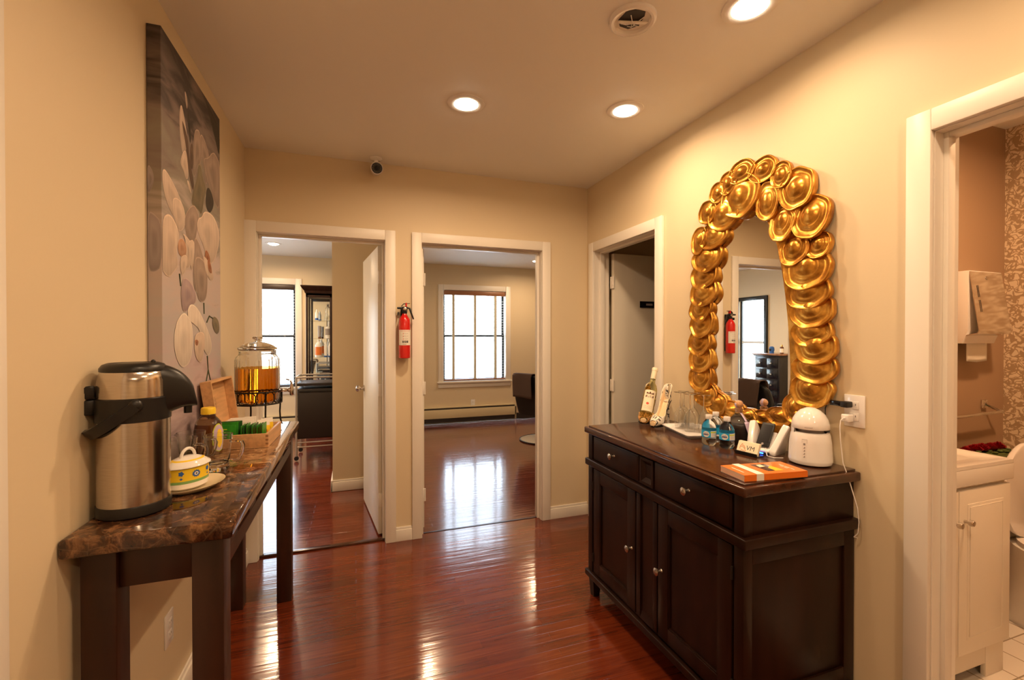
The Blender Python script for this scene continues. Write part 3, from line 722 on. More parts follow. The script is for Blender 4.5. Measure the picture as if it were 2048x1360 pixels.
p=MB(); p.lathe([(0,.003),(.055,.003),(.072,.006),(.092,.016),(.094,.016),(.090,.0125),(.070,.001),(.05,.0),(0,0)],(0,0,0),48,'saucer_cream',sx=1.02,sy=.82,cap=False)
tag(p.build('saucer',None,(-.468,1.612,T),(0,0,radians(66))),'shallow cream oval saucer under the yellow flowered dish','saucer')
# glass mugs ------------------------------------------------------
def mug(label,loc,rz):
    e=thing('glass_mug',label,'mug',loc,rz,'clear glass mugs on the marble table')
    b=MB(); fl=lambda a,z: 1+.0*cos(8*a)
    b.lathe([(0,0),(.031,0),(.033,.004),(.033,.012),(.0315,.016),(.036,.06),(.043,.118),(.044,.122),(.0415,.122),(.0345,.062),(.0285,.026),(.020,.020),(0,.019)],m='clear_glass',seg=40,cap=False); b.build('mug_body',e)
    h=MB(); h.tube([(.040,0,.100),(.062,0,.102),(.078,0,.098),(.082,0,.086),(.078,0,.062),(.070,0,.040),(.058,0,.030),(.036,0,.034)],[.006,.005,.006,.0065,.006,.005,.005,.005],'clear_glass',10); h.build('mug_handle',e)
    return e
m1=mug('clear glass mug standing in front, beside the yellow dish',(-.447,1.80,T),radians(-15))
dup(m1,(-.545,1.775,T),radians(-20),'clear glass mug close behind the yellow dish, next to the steel airpot')
dup(m1,(-.550,1.880,T),radians(-12),'clear glass mug at the back in front of the honey bottle')
# honey bottle ----------------------------------------------------
e=thing('honey_bottle','squat bottle of dark honey with bright yellow cap','bottle',(-.533,2.015,T),radians(-38))
b=MB(); b.lathe([(0,0),(.044,0),(.051,.006),(.052,.05),(.049,.08),(.050,.100),(.043,.135),(.026,.155),(.0215,.163),(.0215,.172),(0,.172)],m='clear_glass',seg=40,cap=False,sx=1.1,sy=.85); b.build('bottle_body',e)
b=MB(); b.lathe([(0,-.0002),(.0444,-.0002),(.0515,.006),(.0525,.05),(.0495,.08),(.0503,.100),(.0455,.126),(0,.126)],m='honey',seg=40,cap=False,sx=1.1,sy=.85); b.build('honey_fill',e)
c=MB(); c.lathe([(.0225,.163),(.0245,.164),(.0245,.184),(.022,.188),(.006,.188),(0,.188)],m='yellow',seg=40,cap=False); c.build('bottle_cap',e)
l=MB()
def hl(x,y,o=.0): 
    a=x/.052; z=.075+y; rr=(.0533-.006*max(0,(z-.095)/.03))+o; return Vector((rr*cos(a)*1.1,rr*sin(a)*.85,z))
def ovalpatch(mb,fn,rx,ry,m,n=24,rings=3,o=0):
    V=[[mb.bm.verts.new(fn(rx*k/rings*cos(2*pi*i/n),ry*k/rings*sin(2*pi*i/n),o)) for i in range(n)] for k in range(1,rings+1)]
    c=mb.bm.verts.new(fn(0,0,o)); fs=[mb.bm.faces.new((c,V[0][i],V[0][(i+1)%n])) for i in range(n)]
    for a,b2 in zip(V[:-1],V[1:]):
        for i in range(n): fs.append(mb.bm.faces.new((a[i],b2[i],b2[(i+1)%n],a[(i+1)%n])))
    mb._fin(fs,m)
ovalpatch(l,hl,.030,.055,'lime',o=0); ovalpatch(l,hl,.027,.051,'lilac_ribbon',o=.0005); ovalpatch(l,hl,.014,.035,'yellow',o=.001)
l.build('bottle_label',e,norm=False)
# tea box ---------------------------------------------------------
BX,BY=-.555,2.105; BW,BL,BH=.212,.285,.058
e=thing('wooden_tea_box','open light wood tea box with its lid leaning back against the wall','box',(BX,BY,T),radians(-2))
b=MB(); th=.009
b.box(0,BW,0,BL,0,.006,'light_wood'); b.box(0,BW,0,th,.006,BH,'light_wood',.001); b.box(0,BW,BL-th,BL,.006,BH,'light_wood',.001); b.box(0,th,th,BL-th,.006,BH,'light_wood'); b.box(BW-th,BW,th,BL-th,.006,BH,'light_wood')
for k in range(3): b.box(BW-.009,BW+.0004,-.0004,.009,.012+k*.016,.020+k*.016,'joint_wood'); 
b.build('box_base',e)
b=MB(); b.box(th,BW-th,.088,.094,.006,.045,'light_wood'); b.box(.098,.104,th,.088,.006,.045,'light_wood'); b.build('divider',e)
l=MB(); LD=.035; Rm=R(radians(-8),'Y')
l.box(-.004,0,0,BL,0,.215,'light_wood')
l.box(0,LD,0,th,0,.215,'light_wood',.001); l.box(0,LD,BL-th,BL,0,.215,'light_wood',.001); l.box(0,LD,th,BL-th,.206,.215,'light_wood'); l.box(0,LD,th,BL-th,0,.009,'light_wood')
for rr,wd in ((.021,.0012),(.016,.0008)):
    n=28
    V=[[l.bm.verts.new(Vector((.0006,BL*.42+(rr+o)*.8*cos(2*pi*i/n),.115+(rr+o)*1.15*sin(2*pi*i/n)))) for i in range(n)] for o in (0,wd)]
    l._fin([l.bm.faces.new((V[0][i],V[1][i],V[1][(i+1)%n],V[0][(i+1)%n])) for i in range(n)],'ink_brown')
l.text('S',.030,lambda x,y:Vector((.0006,BL*.42+x,.115+y)),'ink_brown')
l.box(.0004,.0010,BL*.42-.0008,BL*.42+.0008,.098,.132,'ink_brown')
l.xform(Matrix.Translation((.002,0,.062)) @ Rm.to_4x4()); l.build('box_lid',e,norm=False,smooth=False)
# tea packets
ORD=('first','second','third','fourth','fifth','sixth','seventh','eighth','ninth','tenth','eleventh','twelfth','thirteenth','fourteenth','fifteenth','sixteenth')
def packet(name,label,loc,rz,w,h,mats,grp,tilt=0,brand=False,emblem=False):
    e=MB(); e.box(-w/2,w/2,-.0016,.0016,0,h,mats[0],.0008)
    if brand:
        f=lambda x,y:Vector((x,-.0020,y))
        e.box(-w*.22,w*.22,-.0019,-.0017,h*.60,h*.73,'espresso_inlay')
        e.text('KIRKLAND',w*.085,lambda x,y:Vector((x,-.0021,h*.665+y)),'white_paper')
        e.box(-w*.5+.001,w*.1,-.0018,-.0017,h*.80,h*.84,'lime'); e.prism([(w*.28,h*.30),(w*.36,h*.36),(w*.31,h*.5),(w*.27,h*.42)],-.0019,-.0017,'lime','XZ')
    if emblem:
        e.box(-w/2,w/2,-.0020,-.0017,0,h*.72,mats[1]); 
        n=16; vs=[e.bm.verts.new(Vector((w*.26*cos(2*pi*i/n),-.0022,h*.38+w*.3*sin(2*pi*i/n)))) for i in range(n)]; e._fin([e.bm.faces.new(vs)],'ink_red')
        vs=[e.bm.verts.new(Vector((w*.17*cos(2*pi*i/n),-.0024,h*.38+w*.17*sin(2*pi*i/n)))) for i in range(n)]; e._fin([e.bm.faces.new(vs)],mats[1])
    o=e.build(name,None,loc,(tilt,0,rz),norm=True,smooth=False); tag(o,label,'tea bag',grp); return o
z0=T+.007
g1='green tea packets with dark name band'
packet('tea_packet','green tea packet with dark name band, frontmost in the wooden box',(BX+.050,BY+.016,z0),radians(3),.078,.088,['green_pack'],g1,radians(-6),brand=True)
packet('tea_packet','second green tea packet standing slightly higher behind the front one',(BX+.056,BY+.030,z0+.004),radians(3),.078,.094,['green_pack'],g1,radians(-6),brand=True)
for k in range(5): packet('tea_packet','green tea packet behind the two front ones, '+('nearest to them','second behind them','in the middle of the stack','last but one','last of the stack')[k],(BX+.0575+.001*k,BY+.039+k*.009,z0+.004),radians(3),.078,.092,['green_dark'],'stacked green tea packets on the left',radians(-5))
for k in range(9): packet('green_tea_sachet','green tea sachet standing edge-on in the wooden box, '+ORD[k]+' from the left',(BX+.110+k*.0098,BY+.050,z0),radians(90+random.uniform(-3,3)),.070,.082+.002*(k%3),['green_dark' if k%2 else 'green_pack'],'green sachets edge-on',0)
for k in range(4): 
    packet('yellow_tea_bag','yellow and white tea bag with red emblem, '+ORD[k]+' from the front',(BX+.165+.008*(k%2),BY+.105+k*.040,z0+.004),radians(32),.052,.074,['white_paper','yellow'],'yellow tea bags',radians(-8),emblem=True)
for k in range(16):
    packet('white_tea_bag','white tea bag in the rear of the wooden box, '+ORD[k]+' from the front',(BX+.045+(k%2)*.052,BY+.104+k*.0098,z0+.004),radians(8+random.uniform(-4,4)),.052,.078+.003*random.random(),['white_paper'],'white tea bags in the rear row',radians(-7))
# drink dispenser --------------------------------------------------
DX,DY=-.466,2.575
def ringpts(r,z,n=40): return [(r*cos(2*pi*i/n),r*sin(2*pi*i/n),z) for i in range(n)]
e=thing('dispenser_stand','black wrought iron scroll stand holding the drink dispenser','stand',(DX,DY,T),radians(0))
b=MB(); b.tube(ringpts(.110,.186),.004,'dark_iron',8,closed=True); b.tube(ringpts(.108,.125),.004,'dark_iron',8,closed=True); b.build('ring_band',e)
for k in range(4):
    a=radians(-62+90*k); c,s=cos(a),sin(a)
    l=MB(); l.tube([(.112*c,.112*s,.189),(.117*c,.117*s,.180),(.110*c,.110*s,.165),(.108*c,.108*s,.125),(.105*c,.105*s,.07),(.107*c,.107*s,.035),(.113*c,.113*s,.008),(.119*c,.119*s,.004)],.0042,'dark_iron',8); l.build('leg',e)
for k in range(8):
    for sg in (-1,1):
        a0=radians(-62+45*k+22.5); sc=MB(); pts=[]
        for i in range(22):
            t=i/21; ang=-pi*.95+2*pi*.95*t; rr=.024*(1 if .15<t<.85 else .8)
            u=sg*(.024-cos(ang)*.0)+sg*(-.0)+sg*(-.002)-sg*rr*cos(ang*.78)*.95; z=.160+.030*sin(ang*.78)*1.0
            aa=a0+u/.109; pts.append((.109*cos(aa),.109*sin(aa),z-.004))
        sc.tube(pts,.0026,'dark_iron',6); sc.build('scroll',e)
b=MB(); 
for k in (0,1):
    a=radians(-62+90*k); b.tube([(.108*cos(a),.108*sin(a),.121),(-.108*cos(a),-.108*sin(a),.121)],.0035,'dark_iron')
b.build('cross_bar',e)
e=thing('drink_dispenser','ribbed glass drink dispenser half full of amber iced tea','drink dispenser',(DX,DY,T+.1265),0)
fl=lambda a,z: 1+.020*abs(cos(14*a))*(1 if .012<z<.225 else 0)
b=MB(); b.lathe([(0,0),(.088,0),(.096,.006),(.099,.02),(.099,.215),(.096,.230),(.086,.240),(.083,.245),(.083,.262),(.086,.266),(.079,.266),(.078,.245),(.084,.236),(.093,.226),(.0945,.213),(.0945,.02),(.091,.010),(.085,.0055),(0,.0055)],m='clear_glass',seg=168,cap=False,flute=fl); b.build('jar',e)
b=MB(); b.lathe([(0,.0062),(.084,.0062),(.090,.0110),(.0938,.02),(.0938,.1745),(0,.1745)],m='tea_liquid',seg=168,cap=False,flute=lambda a,z: 1+.020*abs(cos(14*a))*(1 if .012<z else 0)); b.build('iced_tea',e)
l=MB(); l.lathe([(0,.262),(.074,.263),(.077,.267),(.086,.2675),(.089,.272),(.087,.278),(.080,.281),(.075,.286),(.055,.297),(.034,.304),(.020,.306),(.012,.311),(.014,.317),(.022,.322),(.024,.328),(.020,.332),(.010,.333),(0,.332)],m='thick_glass',seg=48,cap=False); l.build('jar_lid',e)
s=MB(); s.lathe([(0,0),(.011,0),(.013,.004),(.009,.010),(.008,.040),(.012,.045),(.010,.060),(0,.062)],(.096,0,.058),20,'chrome',M=Matrix.Rotation(pi/2,4,'Y'),cap=False)
s.lathe([(.007,0),(.010,.004),(.011,.03),(.008,.045),(.006,.060),(0,.062)],(.155,0,.030),20,'chrome',cap=False); s.tube([(.155,0,.09),(.150,0,.104),(.138,0,.112),(.128,0,.114)],[.006,.005,.004,.003],'chrome'); s.build('spigot',e)
# canvas ----------------------------------------------------------
CY0,CY1,CZ0,CZ1=1.772,2.447,.955,2.405
DZ=.04
PALC={'L':((.70,.56,.45),(.88,.70,.56)),'M':((.36,.27,.22),(.58,.44,.35)),'B':((.12,.075,.05),(.26,.16,.11)),'D':((.035,.03,.022),(.07,.055,.04)),'O':((.20,.17,.10),(.34,.26,.16)),'P':((.60,.32,.18),(.68,.48,.36)),'T':((.35,.11,.04),(.60,.34,.16)),'V':((.42,.31,.34),(.62,.48,.42)),'W':((.82,.72,.62),(.95,.84,.72))}
def chaikin(p,closed=True,it=2):
    for _ in range(it):
        q=[]; n=len(p)
        for i in range(n if closed else n-1):
            a,b=p[i],p[(i+1)%n]; q+= [(a[0]*.75+b[0]*.25,a[1]*.75+b[1]*.25),(a[0]*.25+b[0]*.75,a[1]*.25+b[1]*.75)]
        p=q
    return p
def canvas():
    b=MB(); b.box(0,DZ,0,CY1-CY0,0,CZ1-CZ0,'painted_canvas',.002)
    cl=b.bm.loops.layers.color.new('Col')
    def patch(pts,c0,c1,fn,d):
        cx=sum(p[0] for p in pts)/len(pts); cy=sum(p[1] for p in pts)/len(pts)
        pts=chaikin(pts); n=len(pts)
        rings=[(1,c1),(.93,tuple(x*1.0 for x in c0)),(.55,tuple((a*.6+b2*.4) for a,b2 in zip(c0,c1))),(.2,c0)]
        ztop=max(p[1] for p in pts); zbot=min(p[1] for p in pts)
        def shade(col,v,ring):
            zc=(v.co.z+CZ0-zbot)/max(.001,ztop-zbot); k=(.62+.38*min(1,max(0,zc)))*(1.0 if ring else .88)
            if ring=='rim': k*=1.12
            return (*[min(1,(x*k))**(1/2.2) for x in col],1)
        R_=[[b.bm.verts.new(fn(cx+(p[0]-cx)*k,cy+(p[1]-cy)*k,d)) for p in pts] for k,_ in rings]
        c=b.bm.verts.new(fn(cx,cy,d)); fs=[]
        for j in range(3):
            for i in range(n):
                f=b.bm.faces.new((R_[j][i],R_[j][(i+1)%n],R_[j+1][(i+1)%n],R_[j+1][i])); fs.append(f)
                for lp in f.loops:
                    q=j if lp.vert in (R_[j][i],R_[j][(i+1)%n]) else j+1; lp[cl]=shade(rings[q][1],lp.vert,'rim' if q==0 else ('in' if q<3 else None))
        for i in range(n):
            f=b.bm.faces.new((R_[3][i],R_[3][(i+1)%n],c)); fs.append(f)
            for lp in f.loops: lp[cl]=shade(c0,lp.vert,None)
        b._fin(fs,'petal_paint')
    front=lambda y,z,d: Vector((DZ+d,min(max(y-CY0,.001),CY1-CY0-.001),z-CZ0))
    for i,(k,pts) in enumerate(PETALS): patch(pts,*PALC[k],front,.00015+.00005*i)
    for st in STEMS:
        for a,c in zip(st[:-1],st[1:]): b.tube([(DZ+.0010,a[0]-CY0,a[1]-CZ0),(DZ+.0010,c[0]-CY0,c[1]-CZ0)],[.0030,.0022],'green_leaf_art',6)
    side=lambda x,z,d: Vector((x,-.0004-d,z-CZ0))
    grey=((.42,.36,.36),(.56,.50,.50))
    patch([(.001,1.955),(.016,1.93),(.020,1.90),(.012,1.87),(.001,1.85)],*grey,side,0)
    patch([(.001,1.80),(.02,1.79),(.039,1.765),(.039,1.62),(.02,1.60),(.001,1.605)],*grey,side,0)
    o=b.build('orchid_canvas',None,(XL+.001,CY0,CZ0),norm=False,smooth=False)
    tag(o,'tall gallery wrapped canvas painted with pale orchids on the left wall','painting')
canvas()
# outlets ---------------------------------------------------------
def outlet(label,loc,rot,toggle=True):
    e=thing('wall_outlet',label,'outlet',loc,0,rot=rot)   # plate in local XZ facing -y
    p=MB(); p.box(-.036,.036,-.006,0,-.058,.058,'white_plastic',.002); p.build('cover_plate',e)
    for z in (-.021,.021):
        s=MB(); s.box(-.017,.017,-.008,-.005,z-.0145,z+.0145,'white_matte',.002)
        for x in (-.006,.006): s.box(x-.001,x+.001,-.0083,-.0079,z-.001,z+.006,'ink_black')
        s.build('socket',e)
    return e
outlet('white wall outlet low on the left wall under the console table',(XL,1.925,.345),(0,0,pi/2))
outlet('white wall outlet beside the gold mirror with two chargers plugged in',(XR,1.14,1.12),(0,0,-pi/2))
outlet('white outlet below the window in the right doorway',(1.82,7.2,.30),(0,0,0))
# fire extinguisher -----------------------------------------------
def ext():
    e=thing('fire_extinguisher','red fire extinguisher hanging on the wall between the two doorways','fire extinguisher',(.312,YB-.050,1.245))
    r=.039
    b=MB(); b.lathe([(0,.002),(r-.004,0),(r,.004),(r,.245),(r-.004,.262),(r-.014,.279),(.017,.290),(.013,.300),(.013,.306)],m='red_gloss',seg=40,cap=False); b.build('cylinder',e)
    l=MB(); n=24; a0,a1=radians(-160),radians(-20)
    rr=r+.0006; l.grid([[Vector((rr*cos(a0+(a1-a0)*i/n),rr*sin(a0+(a1-a0)*i/n),z)) for i in range(n+1)] for z in (.088,.190)],'white_paper')
    def cyl(z,th=-90): return lambda x,y:Vector(((rr+.0005)*cos(radians(th)+x/rr),(rr+.0005)*sin(radians(th)+x/rr),z+y))
    l.text('FIRE EXTINGUISHER',.0075,cyl(.182),'ink_red')
    for k,z in enumerate((.166,.148,.130)):
        f=cyl(z,-107); l._fin([l.bm.faces.new([l.bm.verts.new(f(x,y)) for x,y in ((-.003,-.004),(.003,-.004),(0,.005))])],'ink_red')
        l.text(('PULL PIN','AIM LOW','SQUEEZE')[k],.0065,cyl(z,-80),'ink_grey')
        l.text('------',.005,cyl(z-.006,-80),'ink_red')
    for k in range(3):
        f=cyl(.111,-108+k*20); l._fin([l.bm.faces.new([l.bm.verts.new(f(x,y)) for x,y in ((-.0055,-.007),(.0055,-.007),(.0055,.007),(-.0055,.007))])],'ink_black')
    for k,t in enumerate('ABC'): l.text(t,.010,(lambda th:(lambda x,y:Vector(((rr+.0009)*cos(radians(th)+x/rr),(rr+.0009)*sin(radians(th)+x/rr),.111+y))))(-108+k*20),'white_paper')
    l.text('Kidde',.010,cyl(.095,-95),'ink_black'); l.build('label',e,norm=False)
    v=MB(); v.lathe([(.017,.300),(.018,.304),(.018,.312),(.012,.316),(.012,.338),(0,.338)],m='black_plastic',seg=20); v.box(-.016,.020,-.010,.010,.322,.346,'black_plastic',.003); v.build('valve',e)
    n_=MB(); n_.tube([(-.012,0,.336),(-.048,-.006,.336)],[.008,.0065],'black_plastic',12); n_.build('nozzle',e)
    g=MB(); g.lathe([(0,0),(.012,0),(.012,.006),(.010,.007),(0,.007)],(.002,-.010,.330),20,'nickel',M=Matrix.Rotation(pi/2,4,'X'),cap=False); g.build('pressure_gauge',e)
    h=MB(); h.prism([(-.018,.346),(-.004,.362),(.036,.366),(.036,.370),(-.006,.367),(-.022,.349)],-.008,.008,'black_plastic','XZ'); h.build('top_lever',e)
    h=MB(); h.tube([(.018,0,.340),(.034,0,.334),(.046,0,.300),(.060,0,.262)],[.006,.007,.006,.005],'black_plastic',10); h.build('carry_handle',e)
    p=MB(); p.box(.006,.016,-.012,.012,.345,.372,'red_gloss',.002); p.build('safety_pin',e)
    k=MB(); k.box(-.02,.02,.036,.050,.02,.34,'black_plastic',.002); k.box(-.041,-.036,-.005,.045,.29,.31,'black_plastic'); k.build('wall_bracket',e)
ext()
# camera dome -----------------------------------------------------
e=thing('security_camera','small white bullet security camera hanging from the ceiling above the left doorway','camera',(.130,YB-.085,H))
m_=MB(); m_.lathe([(0,0),(.034,0),(.034,-.004),(.026,-.010),(.012,-.012),(.011,-.030),(.014,-.036),(0,-.04)],m='white_plastic',seg=28,cap=False); m_.build('ceiling_mount',e)
ax=Vector((.02,-1,-.22)).normalized(); q=ax.to_track_quat('Z','Y').to_matrix().to_4x4(); c0=Vector((0,.03,-.052))
b=MB(); b.lathe([(0,-.02),(.024,-.02),(.027,-.012),(.028,.05),(.0315,.056),(.0315,.092),(.0285,.094),(.027,.086),(0,.086)],c0,32,'white_plastic',M=q,cap=False); b.build('housing',e)
b=MB(); b.lathe([(0,.0868),(.0265,.0868),(.0265,.088),(0,.088)],c0,32,'black_gloss',M=q,cap=False); b.lathe([(0,.088),(.012,.088),(.010,.0895),(0,.090)],c0,24,'ink_black',M=q,cap=False)
for i in range(14):
    a=2*pi*i/14; p=c0+(q@Vector((.020*cos(a),.020*sin(a),.0885))); b.sphere(p,.0016,'ink_grey',6)
b.build('lens',e)
e.scale=(1.22,1.22,1.22)
# open junction plate --------------------------------------------
e=thing('ceiling_mounting_plate','round open ceiling plate with dark hole and loose wires near the top of the picture','ceiling plate',(.956,1.416,H))
b=MB(); b.lathe([(.062,-.002),(.066,-.012),(.076,-.014),(.083,-.010),(.085,0)],m='white_plastic',seg=48,cap=False); b.build('ring',e)
b=MB(); b.lathe([(0,-.0015),(.062,-.0015),(.064,-.003),(.064,0)],m='trim_white',seg=48,cap=False); b.build('back_plate',e)
b=MB(); b.prism([(-.045,-.030),(-.02,-.048),(.02,-.050),(.030,-.03),(.040,.020),(.012,.048),(-.025,.045),(-.048,.02)],-.0035,-.0018,'heater_dark'); b.build('opening',e)
b=MB(); b.prism([(-.052,.012),(-.045,.024),(.048,-.002),(.056,-.016),(.045,-.018),(0,-.002)],-.012,-.008,'trim_white',bev=.001); b.build('bracket',e)
for a,b2,c3 in (((-.03,.03),(0,.005),(.02,.04)),((-.02,-.02),(.01,.01),(.03,-.03)),((.0,.035),(.015,.01),(.035,.02))):
    wv=MB(); wv.tube([(a[0],a[1],-.004),((a[0]+b2[0])/2,(a[1]+b2[1])/2,-.013),(b2[0],b2[1],-.014),(c3[0],c3[1],-.005)],.0016,'white_plastic',6); wv.build('wire',e)
# ================================================================ SIDEBOARD
SX0,SX1,SY0,SY1,ST=1.180,1.714,1.125,2.180,.910
def sideboard():
    e=thing('sideboard','large dark espresso wood sideboard under the gold mirror','sideboard',(SX0,SY0,0))
    W,Lg=SX1-SX0,SY1-SY0
    t=MB(); t.box(-.006,W,-.010,Lg+.006,.872,ST-.006,'espresso_top',.006,3); t.box(.012,W,.010,Lg-.012,ST-.008,ST,'espresso_top',.002); t.build('top',e)
    c=MB(); c.box(.022,W-.012,.018,Lg-.018,.735,.872,'espresso',.001); c.box(.022,W-.012,.018,Lg-.018,.13,.70,'espresso',.001)
    for b0,b1 in ((.010,.050),(Lg-.050,Lg-.010)):
        c.box(.012,.05,b0,b1,.13,.70,'espresso',.002); c.box(.012,.05,b0,b1,.735,.872,'espresso',.002)
    c.box(W-.055,W-.004,.010,.03,.13,.70,'espresso',.002)
    c.box(.05,W-.055,.010,.03,.64,.70,'espresso',.002); c.box(.05,W-.055,.010,.03,.13,.20,'espresso',.002); c.box(.05,W-.004,.013,.03,.735,.872,'espresso',.002)
    c.build('carcass',e)
    m=MB(); m.box(-.002,W,-.008,Lg+.004,.700,.735,'espresso',.005,3); m.build('middle_moulding',e)
    m=MB(); m.box(-.002,W,-.008,Lg+.004,.100,.132,'espresso',.005,3); m.build('base_moulding',e)
    for a,b in ((.012,.014),(.012,Lg-.064),(W-.066,.014),(W-.066,Lg-.064)):
        l=MB(); V=[]
        for z,i in ((0,.008),(.100,0)):
            V.append([(a+i,b+i,z),(a+.05-i,b+i,z),(a+.05-i,b+.05-i,z),(a+i,b+.05-i,z)])
        l.grid(V,'espresso',closed=True); l.bm.faces.new([l.bm.verts.new(p) for p in V[0]]); l.build('leg',e)
    def kn(p,y,z,x=.010):
        k=MB(); k.lathe([(0,0),(.008,0),(.006,.004),(.005,.014),(.010,.018),(.0155,.023),(.0155,.028),(.010,.032),(0,.034)],(x,y,z),20,'nickel',M=Matrix.Rotation(-pi/2,4,'Y'),cap=False); k.build('knob',p)
    # drawers: far (left in view) and near (right in view)
    yc=.5
    for (a,b) in ((.058,.470),(.585,.985)):
        d=MB(); d.box(.010,.03,a,b,.745,.862,'espresso',.002); d.box(.0085,.012,a+.008,b-.008,.753,.854,'espresso',.001); o=d.build('drawer',e)
        kn(o,(a+b)/2-.0,.808,.009)
    # centre pyramid block
    p=MB(); a,b=.480,.575; z0,z1=.745,.862; x=.008
    p.box(x,.03,a,a+.012,z0,z1,'espresso'); p.box(x,.03,b-.012,b,z0,z1,'espresso'); p.box(x,.03,a+.012,b-.012,z0,z0+.012,'espresso'); p.box(x,.03,a+.012,b-.012,z1-.012,z1,'espresso')
    q=[(x+.002,a+.012,z0+.012),(x+.002,b-.012,z0+.012),(x+.002,b-.012,z1-.012),(x+.002,a+.012,z1-.012)]; r=[(x+.018,a+.032,z0+.035),(x+.018,b-.032,z0+.035),(x+.018,b-.032,z1-.035),(x+.018,a+.032,z1-.035)]
    p.grid([q,r],'espresso',closed=True); p.bm.faces.new([p.bm.verts.new(v) for v in r]); p.build('centre_block',e)
    # doors
    for (a,b,ky) in ((.058,.447,.425),(.610,.985,.636)):
        d=MB(); z0,z1=.145,.692; fw=.062
        d.box(.010,.03,a,a+fw,z0,z1,'espresso',.002); d.box(.010,.03,b-fw,b,z0,z1,'espresso',.002); d.box(.0105,.03,a+fw-.001,b-fw+.001,z0,z0+fw,'espresso',.002); d.box(.0105,.03,a+fw-.001,b-fw+.001,z1-fw,z1,'espresso',.002)
        d.box(.020,.03,a+fw-.002,b-fw+.002,z0+fw-.002,z1-fw+.002,'espresso')
        for s in (0,1):
            y=a+fw if s==0 else b-fw-.006
            d.box(.013,.021,y,y+.006,z0+fw,z1-fw,'espresso',.001)
        d.box(.013,.021,a+fw,b-fw,z0+fw,z0+fw+.006,'espresso',.001); d.box(.013,.021,a+fw,b-fw,z1-fw-.006,z1-fw,'espresso',.001)
        o=d.build('cabinet_door',e); kn(o,ky,.425,.009)
        hy=b+.003 if ky<(a+b)/2+.0 else a-.003
        for z in (.60,.22):
            h=MB(); h.tube([(.009,hy,z-.022),(.009,hy,z+.022)],.004,'dark_iron'); h.build('hinge',o)
    # centre stile between doors: recessed panel with sloping foot
    p=MB(); a,b=.455,.600
    p.box(.010,.03,a,a+.028,.145,.692,'espresso',.001); p.box(.010,.03,b-.028,b,.145,.692,'espresso',.001); p.box(.018,.03,a+.028,b-.028,.145,.692,'espresso')
    p.grid([[(.010,a+.028,.145),(.010,b-.028,.145)],[(.020,a+.028,.19),(.020,b-.028,.19)]],'espresso'); p.build('centre_panel',e)
sideboard()
SZ=ST+.0005
